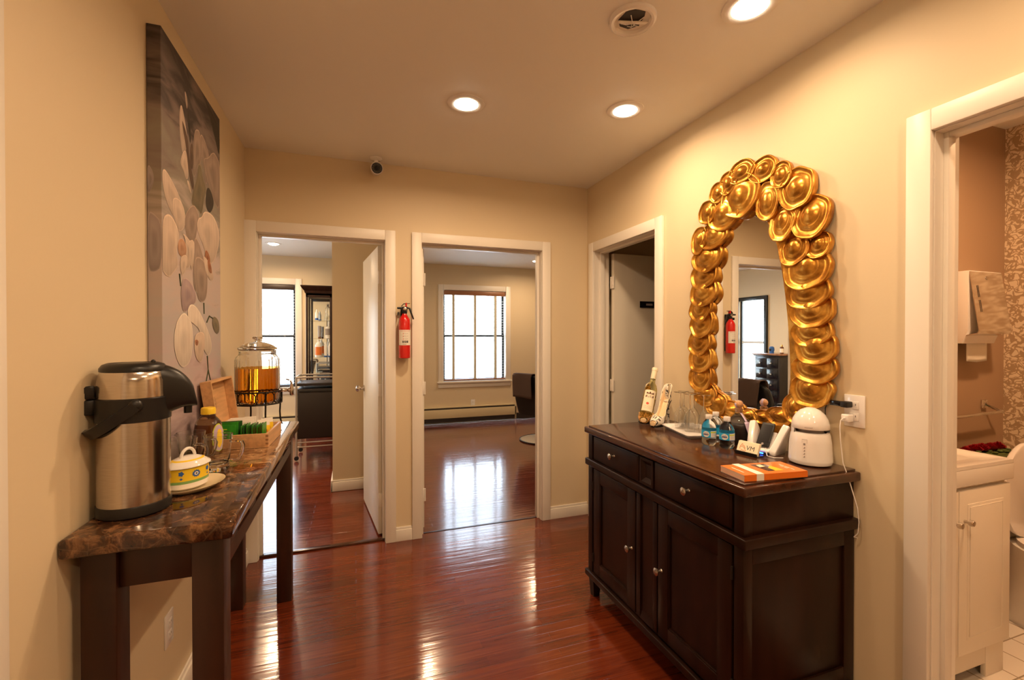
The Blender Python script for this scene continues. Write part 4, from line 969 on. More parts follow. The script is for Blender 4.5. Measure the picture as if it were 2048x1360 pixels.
# mirror ----------------------------------------------------------
def mirror():
    e=thing('gold_mirror','tall arched wall mirror framed in overlapping antique gold shell discs','mirror',(XR,1.615,.90))
    # outline of the frame centre line in (y,z)
    pts=[(2.0,1.02),(1.985,1.3),(1.97,1.6),(1.93,1.84),(1.85,1.98),(1.72,2.05),(1.60,2.09),(1.49,2.06),(1.40,1.98),(1.33,1.83),(1.30,1.6),(1.29,1.3),(1.29,1.1),(1.33,1.0),(1.45,.96),(1.6,.965),(1.75,.965),(1.9,.985)]
    # precise ring taken from the shell centres
    inner=[(1.83,1.20),(1.835,1.40),(1.82,1.65),(1.785,1.82),(1.70,1.93),(1.60,1.965),(1.52,1.93),(1.46,1.82),(1.43,1.70),(1.40,1.50),(1.385,1.30),(1.385,1.17),(1.42,1.06),(1.52,1.02),(1.66,1.03),(1.77,1.09)]
    g=MB(); gp=chaikin([(y-1.615,z-.90) for y,z in inner],True,2)
    cy=sum(p[0] for p in gp)/len(gp); cz=sum(p[1] for p in gp)/len(gp)
    big=[(cy+(y-cy)*1.22,cz+(z-cz)*1.10) for y,z in gp]
    g.prism(big,-.014,-.004,'mirror_glass','YZ'); g.build('glass',e,smooth=False)
    b=MB(); n=len(gp); 
    o1=[(cy+(y-cy)*1.02,cz+(z-cz)*1.01) for y,z in gp]; o2=[(cy+(y-cy)*1.48,cz+(z-cz)*1.15) for y,z in gp]
    rows=[[Vector((x,y,z)) for y,z in pp] for pp,x in ((o1,-.012),(o1,-.024),(o2,-.020),(o2,-.001))]
    b.grid(list(map(list,zip(*[list(r) for r in rows])))+[[r[0] for r in rows]],'antique_gold'); b.build('frame',e)
    rnd=random.Random(5)
    order=sorted(range(len(SHELLS)), key=lambda i: SHELLS[i][1])
    for rank,i in enumerate(order):
        y,z,w,h=SHELLS[i]
        big_top=z>1.93
        yy,zz=y-1.615,z-.90
        s=MB(); seg=64; ph=rnd.uniform(0,6.28); ph2=rnd.uniform(0,6.28); k3=rnd.choice((3,4,5))
        def edge(a): return 1+.024*sin(k3*a+ph)+.013*sin((k3+3)*a+ph2)
        prof=[(0,.0190),(.10,.0186),(.20,.0172),(.30,.0145),(.38,.0112),(.45,.0088),(.50,.0084),(.55,.0080),(.62,.0056),(.70,.0036),(.78,.0034),(.85,.0052),(.91,.0082),(.95,.0095),(.985,.0088),(1.005,.0050),(1.0,-.001),(.975,-.005),(.95,-.012)]
        dirs=(cy-yy,cz-zz); tilt_z=.15 if zz<1.05 else .05
        oy,oz=rnd.uniform(-.04,.04)*w,(.12 if zz<1.0 else .03)*h
        rings=[]
        for q,x in prof:
            if q==0: rings.append([s.bm.verts.new((-(x*(.8+.9*min(w,h)/.09*.4)+.024),yy+oy,zz+oz))]); continue
            ring=[]
            for k in range(seg):
                a=2*pi*k/seg; er=edge(a) if q>.5 else 1+(edge(a)-1)*q
                f=q*er; py=f*cos(a)*w/2*1.13+oy*(1-q); pz=f*sin(a)*h/2*1.15+oz*(1-q)
                lift=-pz*tilt_z*(1 if q<1.0 else 1)
                ring.append(s.bm.verts.new((-(x*(.8+.9*min(w,h)/.09*.4)+.024+lift),yy+py,zz+pz)))
            rings.append(ring)
        fs=[]
        for A_,B_ in zip(rings[:-1],rings[1:]):
            for k in range(seg):
                k2=(k+1)%seg
                if len(A_)==1: fs.append(s.bm.faces.new((A_[0],B_[k],B_[k2])))
                else: fs.append(s.bm.faces.new((A_[k],B_[k],B_[k2],A_[k2])))
        s._fin(fs,'antique_gold'); s.xform(Matrix.Translation((-.0004*(rank%7),0,0)))
        s.build('shell_disc',e,angle=60)
mirror()
# shoes -----------------------------------------------------------
def shoe(name,label,loc,rz,L_,m,heel_h,scale=1,wide=1.0):
    """high heeled peep toe pump; toe at local origin pointing -x, heel at +x"""
    e=thing(name,label,'shoe',loc,rz)
    def sole(t):   # height of the sole above table
        if t<.32: return .004+.0*t
        u=(t-.32)/.68; return .004+heel_h*(u*u*(3-2*u))**.85
    def xx(t): return L_*t
    def hw(t):
        if t<.30: return wide*(.020+.017*sin(pi/2*t/.30))
        if t<.62: return wide*(.037-.014*((t-.30)/.32))
        return wide*(.023+.004*sin(pi*(t-.62)/.38))
    N=22; u=MB(); rows=[]
    for i in range(N+1):
        t=.0+i/N; z=sole(t); w=hw(t) if t<.97 else hw(t)*.7; closed=t<.30
        up=.034+.022*sin(pi*min(t/.3,1)/2) if t<.30 else (.056-.030*min(1,(t-.30)/.22) if t<.52 else .026+.062*((t-.52)/.48)**1.3)
        span=pi*.5+ (pi*.5*(1 if t<.24 else max(0,1-(t-.24)/.08)))   # angle from bottom
        row=[]
        for k in range(21):
            a=-span+2*span*k/20
            s_=sin(a); c_=-cos(a)
            y=w*(abs(s_)**.7)*(1 if s_>0 else -1) if span>pi*.55 else w*(abs(sin(a*(pi/2)/span))**.5)*(1 if a>0 else -1)
            if span>pi*.55: zz_=(c_+1)/2*up
            else: zz_=up*(abs(a)/span)**3.5
            row.append((xx(t)+.02*(zz_/.09)*max(0,t-.7)*1.0,y,z+zz_))
        rows.append(row)
    u.grid(rows,m); 
    u.grid([rows[-1],[(xx(1)+.012,r[1]*.5,r[2]) for r in rows[-1]]],m)
    o=u.build('upper',e,angle=70); sm=o.modifiers.new('s','SOLIDIFY'); sm.thickness=.003
    # pale binding round the opening
    bnd=MB(); left=[rows[i][0] for i in range(8,N+1)]; right=[rows[i][-1] for i in range(8,N+1)]
    bnd.tube(left+[((left[-1][0]+right[-1][0])/2+.012,0,left[-1][2]+.001)]+right[::-1],.0022,'cream_paper',6); bnd.build('binding',e)
    i_=MB(); r2=[]
    for i in range(4,N+1):
        t=i/N; w=hw(t)*.93; up=(.056-.030*min(1,(t-.30)/.22) if .30<t<.52 else .026+.062*max(0,(t-.52)/.48)**1.3) if t>.30 else .012; r2.append([(xx(t)-.0005+.02*(up/.09)*abs(u_)**5*max(0,t-.7),w*u_,sole(t)+.0045+up*.85*abs(u_)**7) for u_ in [k_/6 for k_ in range(-6,7)]])
    i_.grid(r2,'shoe_lining'); o=i_.build('insole',e); sm=o.modifiers.new('s','SOLIDIFY'); sm.thickness=.001
    s_=MB(); r3=[]
    for i in range(N+1):
        t=i/N; w=hw(t)*.98 if t>0 else hw(t)*.6; z=sole(t); r3.append([(xx(t),-w,z+.002),(xx(t),-w*.9,z-.0035),(xx(t),w*.9,z-.0035),(xx(t),w,z+.002)])
    s_.grid(r3,'black_plastic',closed=True); s_.build('sole',e)
    h=MB(); hx=xx(.93); top=sole(.93)
    h.tube([(hx,0,top+.004),(hx+.004,0,top*.75),(hx+.008,0,top*.4),(hx+.010,0,.001)],[.021,.013,.008,.0065],m,14); h.build('heel',e)
    p=MB(); p.lathe([(0,0),(.012,0),(.014,.002),(.012,.004),(0,.005)],(-.001,0,.020),20,'shoe_lining',M=Matrix.Rotation(-pi/2,4,'Y'),cap=False,sx=.9,sy=1.2); p.build('peep_toe',e)
    return e
AX=radians(0)
s1=shoe('high_heel_shoe','brown leopard print high heel shoe cradling the leaning wine bottle',(1.497,2.105,SZ),radians(35),.128,'leopard_print',.120,wide=1.18)
s2=shoe('high_heel_shoe','white high heel shoe with black leopard spots next to the serving tray',(1.485,2.006,SZ),radians(24),.165,'snow_leopard_print',.125,wide=.92)
# wine bottle: leaning back in the shoe
e=thing('wine_bottle','leaning bottle of pale white wine with cream label and cream capsule','bottle',(1.517,2.118,SZ+.026),0,rot=(radians(-14),radians(24),0))
b=MB(); b.lathe([(0,.003),(.030,.001),(.035,.006),(.0355,.15),(.034,.175),(.026,.198),(.0155,.215),(.0140,.235),(.0140,.258),(0,.258)],m='wine_glass_wall',seg=40,cap=False); b.build('bottle_body',e)
c=MB(); c.lathe([(.0148,.236),(.0152,.237),(.0150,.285),(.0165,.287),(.0165,.302),(.0150,.305),(0,.305)],m='cream_paper',seg=28,cap=False); c.build('capsule',e)
l=MB(); rr=.0362; ac=radians(-128)
def wl(x,y,o=0): a=ac+x/rr; return Vector(((rr+o)*cos(a),(rr+o)*sin(a),.10+y))
l.grid([[wl(-.034+.068*i/16,z) for i in range(17)] for z in (-.065,.058)],'cream_paper')
for x0_,x1_,z0_,z1_ in ((-.020,-.012,.034,.044),(-.012,-.004,.034,.040),(-.004,.004,.034,.047),(.004,.012,.034,.039),(.012,.021,.034,.044),(-.022,-.015,.014,.026),(-.012,-.010,.014,.028),(-.008,-.002,.014,.017),(.001,.003,.014,.028),(.006,.013,.014,.016),(.006,.008,.016,.026),(.015,.022,.014,.026)): l.grid([[wl(x0_+(x1_-x0_)*i/3,z,.0005) for i in range(4)] for z in (z0_,z1_)],'ink_brown')
l._fin([l.bm.faces.new([l.bm.verts.new(wl(-.004+.008*cos(2*pi*i/8),-.022+.007*sin(2*pi*i/8),.0005)) for i in range(8)])],'ink_red')
for k in range(3): l.grid([[wl(-.02+.04*i/6,-.036-.007*k,.0005) for i in range(7)],[wl(-.02+.04*i/6,-.0352-.007*k,.0005) for i in range(7)]],'ink_brown')
l.build('label',e,norm=False)
# tray ------------------------------------------------------------
e=MB()
def rr_rect(w,h,r,z,n=5):
    p=[]
    for cx,cy,a0 in ((w/2-r,h/2-r,0),(-w/2+r,h/2-r,90),(-w/2+r,-h/2+r,180),(w/2-r,-h/2+r,270)):
        for i in range(n+1):
            a=radians(a0+90*i/n); p.append((cx+r*cos(a),cy+r*sin(a),z))
    return p
rows=[rr_rect(.160,.260,.01,.004),rr_rect(.172,.272,.014,.005),rr_rect(.196,.296,.02,.017),rr_rect(.203,.303,.022,.0175),rr_rect(.203,.303,.022,.0145),rr_rect(.192,.292,.02,.012),rr_rect(.172,.272,.014,.0),]
e.grid(rows,'white_plastic',closed=True); e.bm.faces.new([e.bm.verts.new(p) for p in rows[0]]); e.bm.faces.new([e.bm.verts.new(p) for p in rows[-1]])
tag(e.build('serving_tray',None,(1.596,1.838,SZ),(0,0,radians(-13.5))),'white rectangular serving tray holding upturned flutes','tray')
# flutes ----------------------------------------------------------
def flute(label,loc):
    e=thing('champagne_flute',label,'glass',loc,0,'upturned champagne flutes on the tray')
    b=MB(); b.lathe([(.0225,0),(.0265,.025),(.0285,.045),(.026,.075),(.015,.098),(.005,.108),(.005,.107),(.014,.096),(.0248,.075),(.0273,.045),(.0253,.025),(.0215,0)],m='flute_glass',seg=32,cap=False); b.build('bowl',e)
    s=MB(); s.lathe([(.0,.106),(.0048,.107),(.0036,.115),(.0034,.172),(.005,.182),(.012,.186)],m='flute_glass',seg=16,cap=False); s.build('stem',e)
    f=MB(); f.lathe([(.005,.1830),(.030,.1855),(.0315,.1865),(.030,.1875),(0,.188)],m='flute_glass',seg=32,cap=False); f.build('foot',e)
    return e
fl1=flute('upturned champagne flute standing at the front edge of the tray, closest to the water bottles',(1.625,1.790,SZ+.0055))
for p,lb in (((1.592,1.925),'upturned champagne flute at the far left of the tray, beside the spotted white shoe'),((1.636,1.948),'upturned champagne flute at the back left of the tray, nearest the mirror'),((1.585,1.845),'upturned champagne flute at the middle front of the tray'),((1.640,1.880),'upturned champagne flute at the middle back of the tray')):
    dup(fl1,(p[0],p[1],SZ+.0055),0,lb)
# water bottles ---------------------------------------------------
def water(label,loc,rz):
    e=thing('water_bottle',label,'bottle',loc,rz,'small water bottles')
    b=MB(); rib=lambda a,z: 1-(.05*abs(sin(3*a)) if z<.012 else 0)
    b.lathe([(0,.004),(.020,.0),(.0265,.004),(.030,.012),(.0305,.026),(.0290,.031),(.0305,.036),(.0305,.072),(.0295,.085),(.024,.100),(.0155,.112),(.0125,.118),(.0125,.124),(0,.124)],m='plastic_film',seg=42,cap=False,flute=rib); b.build('bottle_body',e)
    c=MB(); c.lathe([(.0135,.116),(.0142,.117),(.0142,.133),(.0132,.135),(0,.135)],m='white_plastic',seg=28,cap=False,flute=lambda a,z:1+.02*cos(24*a)); c.build('bottle_cap',e)
    l=MB(); r=.0308
    def f(x,y,o=0): a=radians(-115)+x/r; return Vector(((r+o)*cos(a),(r+o)*sin(a),.054+y))
    l.grid([[f(-.0967+.1934*i/48,z) for i in range(49)] for z in (-.0165,.0165)],'cyan_label')
    for z in (-.0165,.0150): l.grid([[f(-.0967+.1934*i/48,z+q,.0003) for i in range(49)] for q in (0,.0015)],'navy_label')
    l.grid([[f(.012+.034*i/10,z,.0003) for i in range(11)] for z in (-.014,.013)],'white_paper')
    ovalpatch(l,lambda x,y,o=0:f(x-.008,y-.001,o),.014,.0125,'white_paper',o=.0003)
    l.grid([[f(-.020+.022*i/8,z,.0006) for i in range(9)] for z in (-.006,.001)],'navy_label')
    l.text('Pure Life',.0055,lambda x,y:f(x-.009,y-.0026,.0009),'white_paper'); l.text('Nestle',.0068,lambda x,y:f(x-.009,y+.0055,.0009),'navy_label')
    l.grid([[f(.010+.028*i/8,z,.0006) for i in range(9)] for z in (.005,.010)],'lime')
    for k in range(4): l.grid([[f(.015+.022*i/8,.0015-.0035*k+q,.0006) for i in range(9)] for q in (0,.0008)],'ink_grey')
    l._fin([l.bm.faces.new([l.bm.verts.new(f(.045+.0035*cos(2*pi*i/10)*(1 if sin(2*pi*i/10)<.5 else .4),-.001+.006*sin(2*pi*i/10),.0006)) for i in range(10)])],'ink_blue')
    l.build('label',e,norm=False); return e
w1=water('small water bottle with blue label, front left of the three',(1.479,1.600,SZ),radians(-25))
dup(w1,(1.512,1.531,SZ),radians(-22),'small water bottle with blue label, front right beside the business cards')
dup(w1,(1.560,1.645,SZ),radians(70),'small water bottle standing behind the other two, mostly hidden')
# tequila decanter -----------------------------------------------
e=thing('liquor_bottle','wide dark round shouldered liquor bottle with cork ball stopper and lilac ribbon','bottle',(1.630,1.582,SZ),radians(-100))
b=MB(); b.lathe([(0,0),(.053,0),(.056,.004),(.058,.03),(.058,.075),(.056,.088),(.053,.092),(.048,.098)],m='espresso_inlay',seg=44,cap=False); 
b.lathe([(.053,.092),(.042,.108),(.026,.122),(.017,.132),(.0155,.150),(.0175,.152),(.0175,.156),(.013,.158),(0,.158)],m='plastic_film',seg=44,cap=False)
b.lathe([(.052,.0915),(.040,.1065),(.024,.1205),(0,.124)],m='bottle_smoke',seg=44,cap=False); b.build('bottle_body',e)
c=MB(); c.lathe([(.0125,.140),(.0125,.160)],m='cork',seg=20); c.sphere((0,0,.176),.0175,'cork',20,(1,1,1)); c.build('stopper',e)
r=MB(); r.grid([[(x,.0170*sin(a)*1.05,.176+.0178*cos(a)*1.02) for x in (-.006,.006)] for a in [pi*2*i/24 for i in range(20)]],'lilac_ribbon')
r.grid([[(.014+.040*t,-.006+y,.140-.035*t**1.3) for y in (0,.010)] for t in [i/8 for i in range(9)]],'lilac_ribbon')
r.grid([[(.054+.018*t,-.012+y+.006*t,.105-.050*t) for y in (0,.022)] for t in [i/6 for i in range(7)]],'lilac_ribbon')
o=r.build('ribbon',e,norm=True); sm=o.modifiers.new('s','SOLIDIFY'); sm.thickness=.0008
g=MB(); g.tube([(-.059,.010*cos(a)+.008,.082+.010*sin(a)) for a in [2*pi*i/18 for i in range(18)]],.0012,'brass',6,closed=True); g.build('ring_tag',e)
# business cards --------------------------------------------------
CHX,CHY,CHR=1.505,1.412,radians(-80)
e=thing('card_holder','small black holder for the business cards at the middle front of the sideboard','card holder',(CHX,CHY,SZ),CHR)
h=MB(); h.box(-.047,.047,-.018,.030,0,.003,'black_plastic',.001); h.prism([(-.018,0),(-.021,.014),(-.018,.015),(-.012,.003)],-.047,.047,'black_plastic','YZ'); h.prism([(-.004,.003),(.012,.034),(.015,.034),(.004,.003)],-.040,.040,'black_plastic','YZ'); h.prism([(.030,0),(.018,.032),(.021,.033),(.033,0)],-.030,.030,'black_plastic','YZ'); h.build('holder_body',e)
for k in range(6):
    c=MB(); c.box(-.0445,.0445,-.0009,.0009,0,.051,'cream_paper',.0003)
    if k==0:
        c.text('VM',.026,lambda x,y:Vector((.012+x,-.0011,.026+y)),'ink_black')
        hand=[[(-.030,.012),(-.034,.028),(-.024,.044),(-.022,.030)],[(-.034,.028),(-.026,.028),(-.018,.036),(-.014,.030),(-.020,.024)],[(-.026,.026),(-.014,.028),(-.008,.024),(-.018,.019)],[(-.030,.018),(-.020,.014),(-.008,.012),(-.004,.016),(-.014,.020)],[(-.030,.012),(-.022,.008),(-.010,.009)]]
        for st in hand:
            st=chaikin(st,False,2); c.tube([(x,-.0012,z) for x,z in st],.0009,'ink_orange',4)
        c.box(-.020,.030,-.0012,-.0010,.0085,.0090,'ink_orange')
    M=Matrix.Rotation(CHR,4,'Z'); p=Vector((CHX,CHY,SZ+.0035))+(M@Vector((0,-.0145+k*.0022,0)))
    o=c.build('business_card',None,p,(radians(-24),0,CHR),smooth=False)
    tag(o,'cream business card with orange hand drawing and dark letters VM, frontmost in the holder' if k==0 else 'cream business card in the black holder, '+('','directly behind the printed front card','third from the front','third from the back','second from the back','rearmost of the stack')[k],'card',None if k==0 else 'cards behind the front card')
# docking station -------------------------------------------------
DKX,DKY,DKR=1.618,1.430,radians(-74)
e=thing('speaker_dock','white winged docking speaker with blue light beside the business cards','dock',(DKX,DKY,SZ),DKR)
for sg in (-1,1):
    w=MB(); pts=[(-.045,.012),(-.040,.0),(.045,.0),(.052,.012),(.050,.090),(.040,.118),(.028,.124),(.018,.116),(-.040,.022)]
    # wing as tapered slab
    w.prism([(p[0],p[1]) for p in pts],sg*.026,sg*.052,'white_plastic','YZ',bev=.004)
    w.xform(Matrix.Rotation(sg*radians(12),4,'Y')); w.xform(Matrix.Translation((sg*.004,0,.004))); w.build('speaker_wing',e,angle=50)
b=MB(); b.prism([(-.050,.0),(-.052,.014),(-.020,.022),(.030,.080),(.040,.076),(.030,0)],-.032,.032,'white_plastic','YZ',bev=.003); b.build('cradle',e)
b=MB(); b.prism([(-.058,.0),(-.056,.008),(-.03,.010),(-.03,0)],-.035,.035,'black_plastic','YZ',bev=.002); b.build('base',e)
b=MB(); b.box(-.020,.018,-.0600,-.0565,.0025,.0075,'blue_led',.001); b.build('blue_light',e)
c=MB(); c.tube([(.018,-.040,.024),(.030,-.062,.018),(.045,-.082,.004),(.075,-.085,.003),(.095,-.060,.003)],.0016,'white_plastic',8); c.build('cable',e)
ph=thing('mobile_phone','black mobile phone propped in the white docking speaker','phone',(DKX,DKY,SZ),DKR)
p=MB(); p.box(-.026,.026,-.005,.005,0,.108,'black_plastic',.004,3); p.box(-.022,.022,-.0056,-.0045,.018,.098,'black_gloss'); p.lathe([(0,0),(.005,0),(0,.0004)],(0,-.0052,.010),14,'ink_grey',M=Matrix.Rotation(pi/2,4,'X'),cap=False)
p.xform(Matrix.Translation((0,-.030,.026)) @ Matrix.Rotation(radians(-34),4,'X')); p.build('phone_body',ph)
# air purifier ---------------------------------------------------
e=thing('air_purifier','white dome topped air purifier at the near end of the sideboard','air purifier',(1.630,1.244,SZ),radians(-120))
r=.071
b=MB(); b.lathe([(0,.004),(r-.010,.002),(r-.002,.006),(r+.001,.016),(r+.0005,.02),(r-.003,.085),(r-.007,.112),(r-.010,.119),(r-.018,.122)],m='white_plastic',seg=64,cap=False); b.build('body',e)
n_=MB(); n_.lathe([(.045,.118),(.043,.120),(.043,.138)],m='ink_grey',seg=40,cap=False)
n_.build('air_slot',e)
p=MB(); n=18; a0,a1=radians(78),radians(282)   # back collar closes behind
rr=r-.0085; rows=[[Vector((q*cos(a0+(a1-a0)*i/n),q*sin(a0+(a1-a0)*i/n),z)) for i in range(n+1)] for q,z in ((rr-.006,.118),(rr,.118),(rr-.0005,.138),(rr-.006,.138))]
p.grid(rows+[rows[0]],'white_plastic'); p.build('back_collar',e)
d=MB(); d.lathe([(rr-.014,.134),(rr-.001,.135),(rr,.137),(rr-.001,.152),(rr-.006,.170),(rr-.016,.188),(rr-.030,.202),(.014,.211),(0,.212)],m='white_plastic',seg=64,cap=False); d.build('dome_lid',e)
q=MB(); 
def pf(x,z,o=0): a=radians(-38)+x/r; k=r-.0005-(z-.02)*.050+.0002+o; return Vector((k*cos(a),k*sin(a),z))
def strip(mb,x0,x1,z0,z1,m,o): mb.grid([[pf(x0+(x1-x0)*i/5,z0+(z1-z0)*j/6,o) for i in range(6)] for j in range(7)],m)
strip(q,-.009,.009,.018,.100,'ink_grey',.0004); strip(q,-.0083,.0083,.019,.099,'white_plastic',.0008)
strip(q,-.0035,.0035,.078,.086,'ink_grey',.0012)
for k in range(4): strip(q,-.003,.003,.066-.011*k,.068-.011*k,'ink_grey',.0012); strip(q,-.0005,.003,.069-.011*k,.072-.011*k,'ink_grey',.0012)
def df(x,y): a=radians(-28)+x/(rr); return Vector(((rr+.0012)*cos(a),(rr+.0012)*sin(a),.144+y))
q.text('oxemed',.0075,df,'ink_grey'); q.build('control_panel',e,norm=False)
s=MB(); s.box(-.006,.006,-.004,.004,.115,.132,'black_plastic',.002); s.xform(Matrix.Rotation(radians(140),4,'Z')@Matrix.Translation((r-.010,0,0))); s.build('socket',e)
# booklets --------------------------------------------------------
BKR=radians(-7)
for k in range(6):
    b=MB(); z=k*.0035; b.box(-.124,.124,-.059,.059,0,.0031,'white_paper'); b.box(-.1245,.1245,-.0595,.0595,.0026,.0033,'orange_print'); b.box(-.1245,.1245,-.0598,-.0588,0,.0033,'orange_print')
    if k==5:
        b.prism([(-.010,-.035),(.052,-.035),(.040,.045),(-.018,.045)],.0033,.0036,'espresso_top'); b.prism([(.018,-.035),(.052,-.035),(.045,.02),(.02,.0)],.0036,.0038,'yellow'); b.prism([(-.005,.010),(.020,.015),(.022,.040),(.002,.038)],.0036,.0038,'cream_paper')
        [b.box(x_,x_+.004,y0,y1,.0033,.0036,'white_paper') for x_,y0,y1 in ((.090,-.038,-.022),(.090,-.018,.004),(.090,.008,.030),(.080,-.020,-.004),(.080,.0,.014),(-.104,-.030,.030))]
    o=b.build('booklet',None,(1.345+random.uniform(-.001,.001),1.198,SZ+.0003+z),(0,0,BKR+pi*0+random.uniform(-.004,.004)),smooth=False)
    tag(o,'orange booklet with a picture on its cover, topmost of the banded stack' if k==5 else 'orange edged booklet in the banded stack, '+('at the very bottom','second from the bottom','third from the bottom','third from the top','second from the top')[min(k,4)],'booklet',None if k==5 else 'booklets under the top one')
b=MB(); zt=.0222
b.box(-.078,-.050,-.0608,.0608,zt,zt+.0006,'white_paper'); b.box(-.078,-.050,-.0608,-.0602,.0,zt,'white_paper'); b.box(-.078,-.050,.0602,.0608,.0,zt,'white_paper')
tag(b.build('paper_band',None,(1.345,1.198,SZ),(0,0,BKR),smooth=False),'white paper band wrapped around the stack of orange booklets','paper band')
# chargers --------------------------------------------------------
e=thing('usb_charger','white cube charger with a white cable hanging down beside the sideboard','charger',(XR-.008,1.152,1.094))
b=MB(); b.box(-.030,-.0005,-.014,.014,-.014,.014,'white_plastic',.004,3); b.build('charger_body',e)
c=MB(); c.box(-.036,-.030,-.004,.004,-.003,.003,'white_plastic',.001)
pts=[(-.036,0,0),(-.048,.001,-.006),(-.052,.001,-.03),(-.050,.0,-.08),(-.048,-.008,-.16),(-.045,-.022,-.20),(-.040,-.038,-.26),(-.035,-.050,-.31),(-.030,-.052,-.36),(-.028,-.048,-.40),(-.030,-.036,-.418),(-.012,-.034,-.425)]
c.tube(pts,.0017,'white_plastic',8); c.build('charging_cable',e)
e=thing('power_adapter','black power adapter plugged into the top socket with a cord behind the purifier','charger',(XR-.008,1.156,1.143))
b=MB(); b.box(-.030,-.0005,-.013,.013,-.011,.011,'black_plastic',.003); b.box(-.026,-.006,.010,.055,-.009,.009,'black_gloss',.002); b.build('adapter_body',e)
c=MB(); c.tube([(-.016,.054,0),(-.020,.066,-.004),(-.024,.072,-.025),(-.026,.070,-.06),(-.024,.068,-.12)],.0020,'black_plastic',8); c.build('cord',e)

# ================================================================ BATHROOM
BY_=1.484
def vanity():
    x0,x1,y0,y1=1.842,2.555,1.085,1.480
    e=thing('bathroom_vanity','white bathroom vanity cabinet with basin top seen through the bathroom doorway','vanity',((x0+x1)/2,y0,0))
    w=(x1-x0)/2; d=y1-y0
    c=MB(); c.box(-w,w-.005,.012,d,.13,.80,'cabinet_cream',.002)
    for (a,b) in ((-w,-w+.09),(w-.125,w-.005)): c.box(a,b,.012,.03,0,.13,'cabinet_cream',.002)
    c.box(-w+.09,w-.125,.014,.03,.055,.13,'cabinet_cream',.002); c.box(w-.025,w-.005,.03,d,0,.13,'cabinet_cream'); c.build('cabinet',e)
    for a,b,k in ((-w+.004,-.008+.012,-.045),(.010,w-.009,.035)):
        dd=MB(); dd.box(a,b,-.008,.012,.145,.790,'cabinet_cream',.003); dd.box(a+.05,b-.05,-.0095,-.007,.20,.735,'cabinet_cream',.001); dd.box(a+.062,b-.062,-.012,-.009,.212,.723,'cabinet_cream',.003)
        o=dd.build('cabinet_door',e); kx=b-.035 if a<0 else a+.030
        kk=MB(); kk.lathe([(0,0),(.006,0),(.006,.014),(.011,.016),(.012,.024),(.010,.030),(0,.031)],(kx,-.008,.672),16,'nickel',M=Matrix.Rotation(pi/2,4,'X'),cap=False); kk.build('knob',o)
    s=MB(); z0,z1=.805,.887
    s.box(-w,w+.008,-.012,d,z0,z1-.012,'white_ceramic',.006,3)
    rows=[rr_rect(2*w+.006,d+.012,.01,z1-.014),rr_rect(2*w+.006,d+.012,.01,z1),rr_rect(2*w-.03,d-.03,.02,z1),rr_rect(2*w-.06,d-.08,.04,z1-.006),rr_rect(2*w-.16,d-.16,.05,z1-.011)]
    for r_ in rows:
        for i,p in enumerate(r_): r_[i]=(p[0]+.004,p[1]+d/2-.006,p[2])
    s.grid(rows,'white_ceramic',closed=True); s.bm.faces.new([s.bm.verts.new(p) for p in rows[-1]]); s.build('basin_top',e,angle=50)
vanity()
def dispenser():
    x0,x1,z0,z1=2.925,3.205,1.385,1.725
    e=thing('paper_towel_dispenser','white and chrome paper towel dispenser on the brown bathroom wall','dispenser',((x0+x1)/2,BY_,z0))
    w=(x1-x0)/2; h=z1-z0
    b=MB(); 
    # wedge-shaped case: deeper at the bottom
    case=[(-.001,-.03),(-.001,h),(-.085,h),(-.085,.04),(-.06,-.03)]
    b.prism(case,-w,w,'white_plastic','YZ',bev=.003); b.build('case',e)
    f=MB(); V=[[(-w+.004,-.088,h-.004),(w-.004,-.088,h-.004)],[(-w+.004,-.128,.035),(w-.004,-.128,.035)],[(-w+.004,-.120,.020),(w-.004,-.120,.020)],[(-w+.004,-.075,.010),(w-.004,-.075,.010)]]
    f.grid(V,'chrome'); 
    o=f.build('front_cover',e,smooth=False); sm=o.modifiers.new('s','SOLIDIFY'); sm.thickness=.004
    s=MB(); s.lathe([(0,0),(.009,0),(.008,.004),(0,.005)],(0,-.092,h-.035),16,'nickel',M=Matrix.Rotation(pi/2,4,'X'),cap=False); s.build('lock',e)
    for k in range(2):
        zc=.13+.075*k; y_=lambda z:-.088-.040*(h-.004-z)/(h-.039)-.0025
        s=MB(); s.prism([(y_(zc)-.0006,zc),(y_(zc)+.001,zc),(y_(zc+.06)+.001,zc+.06),(y_(zc+.06)-.0006,zc+.06)],-w+.045,-w+.048,'ink_black','YZ'); s.build('sight_slot',e)
    p=MB(); p.grid([[(x,-.055+.004*sin(6*x*20)*0,-.028-.10*t+.010*abs(x)/w*(t)) for x in [ -w*.62+w*1.24*i/10 for i in range(11)]] for t in [j/5 for j in range(6)]],'white_paper'); o=p.build('paper_towel',e); sm=o.modifiers.new('s','SOLIDIFY'); sm.thickness=.002
dispenser()
e=thing('towel_bar','thin chrome towel bar on the brown bathroom wall below the paper towel dispenser','towel bar',(3.195,BY_,.982))
b=MB(); b.box(.02,.065,-.012,0,.020,.065,'chrome',.003); b.tube([(.045,-.01,.042),(.065,-.030,.026),(.088,-.055,.006)],.007,'chrome'); b.build('wall_bracket',e)
b=MB(); b.tube([(-.34,-.055,-.004),(.095,-.055,.004)],.008,'chrome',12); b.sphere((.095,-.055,.004),.0105,'chrome',12); b.build('bar',e)
